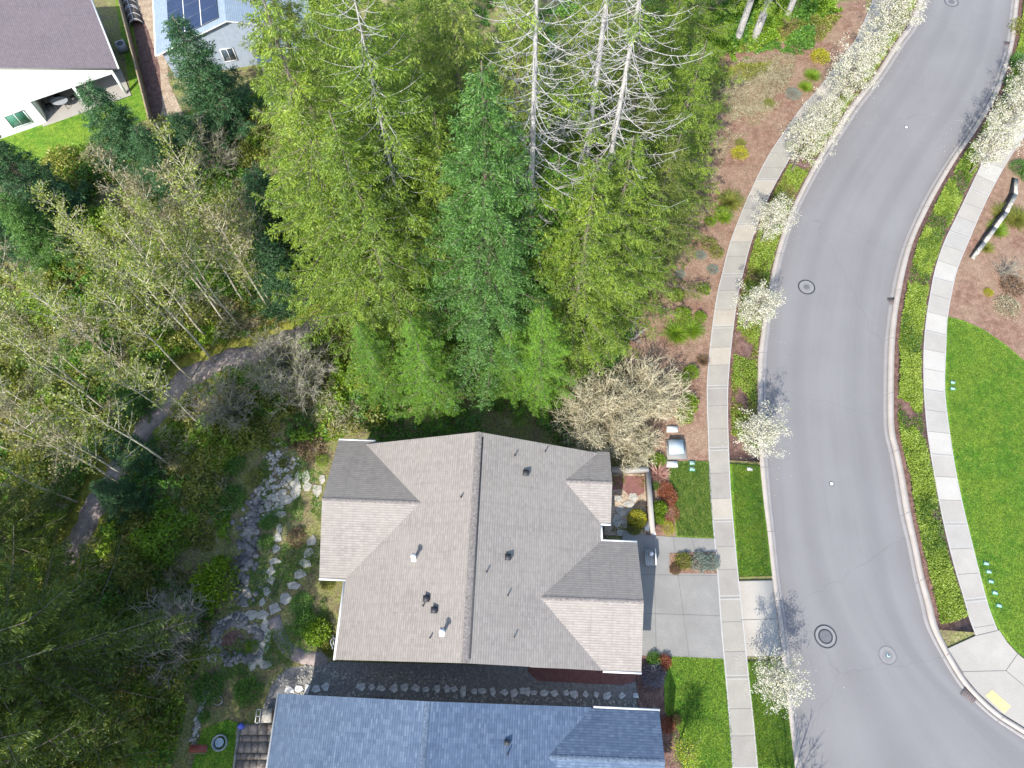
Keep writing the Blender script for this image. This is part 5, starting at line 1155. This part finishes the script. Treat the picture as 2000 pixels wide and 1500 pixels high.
# stuff: undergrowth, ground cover, grass tufts
def inpoly(x, y, poly):
    c = np.zeros(len(x), bool); n = len(poly)
    for i in range(n):
        (x1, y1), (x2, y2) = poly[i], poly[(i+1) % n]
        k = ((y1 > y) != (y2 > y)) & (x < (x2-x1)*(y-y1)/(y2-y1+1e-12)+x1); c ^= k
    return c
def fbm(x, y, seed, sc):
    r = np.random.default_rng(seed); v = np.zeros(len(x)); amp = 1; tot = 0
    for o in range(4):
        for k in range(3):
            a = r.uniform(0, 6.28); f = sc*(1.9**o)*r.uniform(.8, 1.2); v += amp*np.sin((x*math.cos(a)+y*math.sin(a))*f+r.uniform(0, 6.28)); tot += amp
        amp *= .6
    return v/tot*2.2
def cover(name, polys, n, L, w, hmax, mat, label, seed, sc=.9, thr=-.2, excl=(), flat=.4, hb=0, cat='undergrowth'):
    r = np.random.default_rng(seed); P = []
    for poly in polys:
        q = np.array([W(*p) for p in poly]); lo, hi = q.min(0), q.max(0); k = int(n/len(polys))
        qt = [tuple(t) for t in q]; x = r.uniform(lo[0], hi[0], 4000); y = r.uniform(lo[1], hi[1], 4000); fr = max(.01, inpoly(x, y, qt).mean())
        k = int(k/fr); x = r.uniform(lo[0], hi[0], k); y = r.uniform(lo[1], hi[1], k); ok = inpoly(x, y, qt)
        for e in excl: ok &= ~inpoly(x, y, [W(*p) for p in e])
        P.append(np.column_stack([x[ok], y[ok]]))
    P = np.concatenate(P); f = fbm(P[:, 0], P[:, 1], seed, sc); f2 = fbm(P[:, 0], P[:, 1], seed+1, sc*3.1); ok = f > thr; P, f, f2 = P[ok], f[ok], f2[ok]; m_ = len(P)
    h = hb+hmax*np.clip((f-thr)*.8+f2*.25, .03, 1.2)*r.uniform(.35, 1, m_)**.5
    c = np.column_stack([P, h+.02]); d = unit(np.column_stack([r.normal(size=(m_, 2)), np.abs(r.normal(size=m_))*flat+.05])); l = MB()
    l.leaves(c, d, r.uniform(L*.6, L*1.4, m_), r.uniform(w*.6, w*1.4, m_)); return prop(l.build(name, mat), label, cat, kind='stuff')
trail = [(672, 600), (650, 640), (580, 682), (520, 722), (440, 735), (390, 755), (350, 800), (312, 860), (268, 925), (232, 985), (195, 1045), (150, 1120), (90, 1110), (125, 1030), (155, 965), (195, 900), (240, 830), (290, 770), (345, 705), (440, 675), (520, 650), (570, 620), (620, 590)]
forest = [(0, 340), (170, 300), (290, 240), (420, 200), (540, 130), (560, -40), (1690, -40), (1600, 40), (1520, 90), (1400, 120), (1350, 280), (1300, 480), (1240, 640), (1200, 740), (1240, 880), (1180, 890), (960, 850), (700, 870), (600, 860), (520, 880), (440, 900), (450, 1100), (420, 1200), (380, 1320), (360, 1500), (340, 1640), (-300, 1640), (-300, 340)]
left = [(-120, 330), (60, 320), (170, 300), (300, 250), (440, 215), (520, 170), (540, 330), (600, 520), (700, 700), (760, 840), (640, 862), (520, 880), (450, 900), (450, 1100), (420, 1200), (380, 1320), (340, 1500), (-60, 1500), (-120, 1000)]
mass = [(560, 130), (560, -40), (1690, -40), (1600, 40), (1520, 90), (1400, 120), (1350, 280), (1300, 480), (1240, 640), (1200, 740), (1240, 880), (1180, 890), (960, 850), (700, 870), (600, 560)]
cover('undergrowth', [left], 150000, .22, .12, 1.3, 'l_moss', 'yellow green scrub covering the wetland floor', 301, .8, -.35, (trail,))
cover('undergrowth', [left], 120000, .22, .12, 1.5, 'l_green', 'green leafy scrub covering the wetland floor', 302, .7, 0, (trail,))
cover('undergrowth', [left], 240000, .2, .11, 1.6, 'l_spring', 'bright new leaves scattered over the wetland scrub', 303, .9, 0, (trail,))
cover('undergrowth', [left], 110000, .4, .035, 1.6, 'l_tan', 'dry tan stems and litter in the wetland scrub', 304, .9, .1, (trail,))
cover('undergrowth', [left], 24000, .24, .1, .9, 'l_brown', 'russet dead leaves in the wetland scrub', 305, .6, .3, (trail,))
cover('undergrowth', [mass], 120000, .26, .14, 1.6, 'l_green', 'green leafy undergrowth beneath the tall conifers', 306, .6, -.1)
cover('undergrowth', [[(1330, -40), (1690, -40), (1640, 30), (1560, 60), (1500, 95), (1420, 125), (1380, 120), (1340, 60)]], 45000, .18, .1, 1.6, 'l_spring', 'bright green brush around the grey trunks at the top edge', 307, .9, -.3)
cover('undergrowth', [[(1340, 60), (1420, 60), (1660, 0), (1600, 90), (1560, 110), (1500, 100), (1430, 125), (1380, 120)]], 22000, .2, .11, 1.2, 'l_green', 'dark green brush above the pale litter patch', 308, 1.2, 0)
strip1 = [(a-1, b) for a, b in LC_o if -40 <= b <= 900][::-1]; strip1 = [(a-3, b) for a, b in strip1]+[(a+6, b) for a, b in LS_r if -40 <= b <= 900]
strip2 = [(a+9, b) for a, b in RC_o if -60 <= b <= 1250]+[(a-7, b) for a, b in RS_l[::-1] if 100 <= b <= 1238]
cover('ground_cover', [strip1], 52000, .12, .07, .28, 'l_strip', 'yellow green ground cover in the left planting strip', 311, 1.3, -.55, hb=.07, cat='ground cover')
cover('ground_cover', [strip1], 30000, .12, .07, .25, 'l_moss', 'olive ground cover patches in the left planting strip', 312, 1.1, -.3, hb=.07, cat='ground cover')
cover('ground_cover', [strip2], 90000, .12, .07, .3, 'l_strip', 'yellow green ground cover in the right planting strip', 313, 1.2, -.7, hb=.07, cat='ground cover')
cover('ground_cover', [strip2], 25000, .12, .07, .26, 'l_lawn', 'darker green ground cover in the right planting strip', 314, 1.0, -.3, hb=.07, cat='ground cover')
bedl = [(1600, 20), (1510, 70), (1400, 115), (1360, 240), (1330, 400), (1290, 520), (1255, 600), (1240, 640), (1280, 560), (1330, 470), (1370, 330), (1400, 220), (1480, 150), (1580, 110), (1640, 40)]
cover('leaf_litter', [[(1390, 140), (1440, 120), (1550, 105), (1545, 150), (1500, 220), (1430, 240), (1390, 200)]], 9000, .35, .035, .15, 'l_tan', 'heap of pale dead branches at the top of the mulch bed', 323, 1.4, -.8, hb=.05, cat='leaf litter')
cover('leaf_litter', [[(1400, 130), (1560, 110), (1530, 200), (1420, 300), (1370, 420), (1350, 300)]], 12000, .16, .05, .12, 'l_tan', 'pale dead stems and litter scattered on the mulch', 321, 1.1, -.3, hb=.05, cat='leaf litter')
cover('undergrowth', [bedl], 22000, .16, .08, .7, 'l_moss', 'olive weeds along the forest edge of the mulch bed', 322, .9, 0, hb=.05)
cover('garden_greens', [[(500, 880), (645, 880), (630, 1130), (655, 1290), (560, 1300), (430, 1330), (400, 1290), (400, 1210), (470, 1180), (505, 1060), (500, 960)]], 34000, .09, .05, .12, 'l_green', 'low moss and creeping plants around the garden stones', 331, 1.4, .0, cat='ground cover')
cover('garden_greens', [[(500, 880), (645, 880), (630, 1130), (655, 1290), (560, 1300), (430, 1330), (400, 1290), (400, 1210), (470, 1180), (505, 1060), (500, 960)]], 9000, .08, .05, .14, 'l_silver', 'small pale flowering tufts around the garden stones', 332, 1.9, .4, cat='ground cover')
cover('garden_greens', [[(1195, 930), (1258, 930), (1258, 1040), (1195, 1040)]], 1600, .1, .06, .2, 'l_moss', 'creeping plants in the front courtyard paving', 333, 1.9, .1, cat='ground cover')
cover('grass_tufts', [[(1848, 621), (1920, 647), (2000, 708), (2100, 802), (2180, 1380), (1985, 1270), (1950, 1225), (1914, 1122), (1884, 1000), (1856, 850), (1848, 750)]], 120000, .07, .02, .02, 'l_lawn', 'short bright grass blades of the big right lawn', 341, .6, -3, hb=.1, flat=1.2, cat='grass')
cover('grass_tufts', [[(1306, 905), (1384, 903), (1391, 1025), (1393, 1052), (1322, 1048)], [(1314, 1283), (1411, 1288), (1427, 1437), (1432, 1540), (1340, 1540), (1300, 1390)], [(1428, 907), (1480, 907), (1503, 1126), (1442, 1126)], [(1460, 1291), (1526, 1291), (1548, 1500), (1480, 1500)]], 90000, .07, .02, .02, 'l_lawn', 'short grass blades of the front lawns and verge', 342, .6, -3, hb=.1, flat=1.2, cat='grass')

r = np.random.default_rng(77); pc = []
for (px, py, _, __, sc_, lb) in tl:
    x, y = W(px, py); k = 260; a = r.uniform(0, 6.283, k); q = np.abs(r.normal(size=k))*1.7; pc.append(np.column_stack([x+q*np.cos(a)+.4, y+q*np.sin(a)+.8, np.full(k, .157)]))
pc = np.concatenate(pc); onroad = inpoly(pc[:, 0], pc[:, 1], [tuple(p) for p in RA]+[tuple(p) for p in RB[::-1]]); pc[:, 2] = np.where(onroad, .03, .157); m = MB(); m.leaves(pc, np.column_stack([r.normal(size=(len(pc), 2)), np.zeros(len(pc))]), .055, .045); prop(m.build('fallen_petals', 'l_bloom'), 'white petals fallen under the street trees', 'petals', kind='stuff')
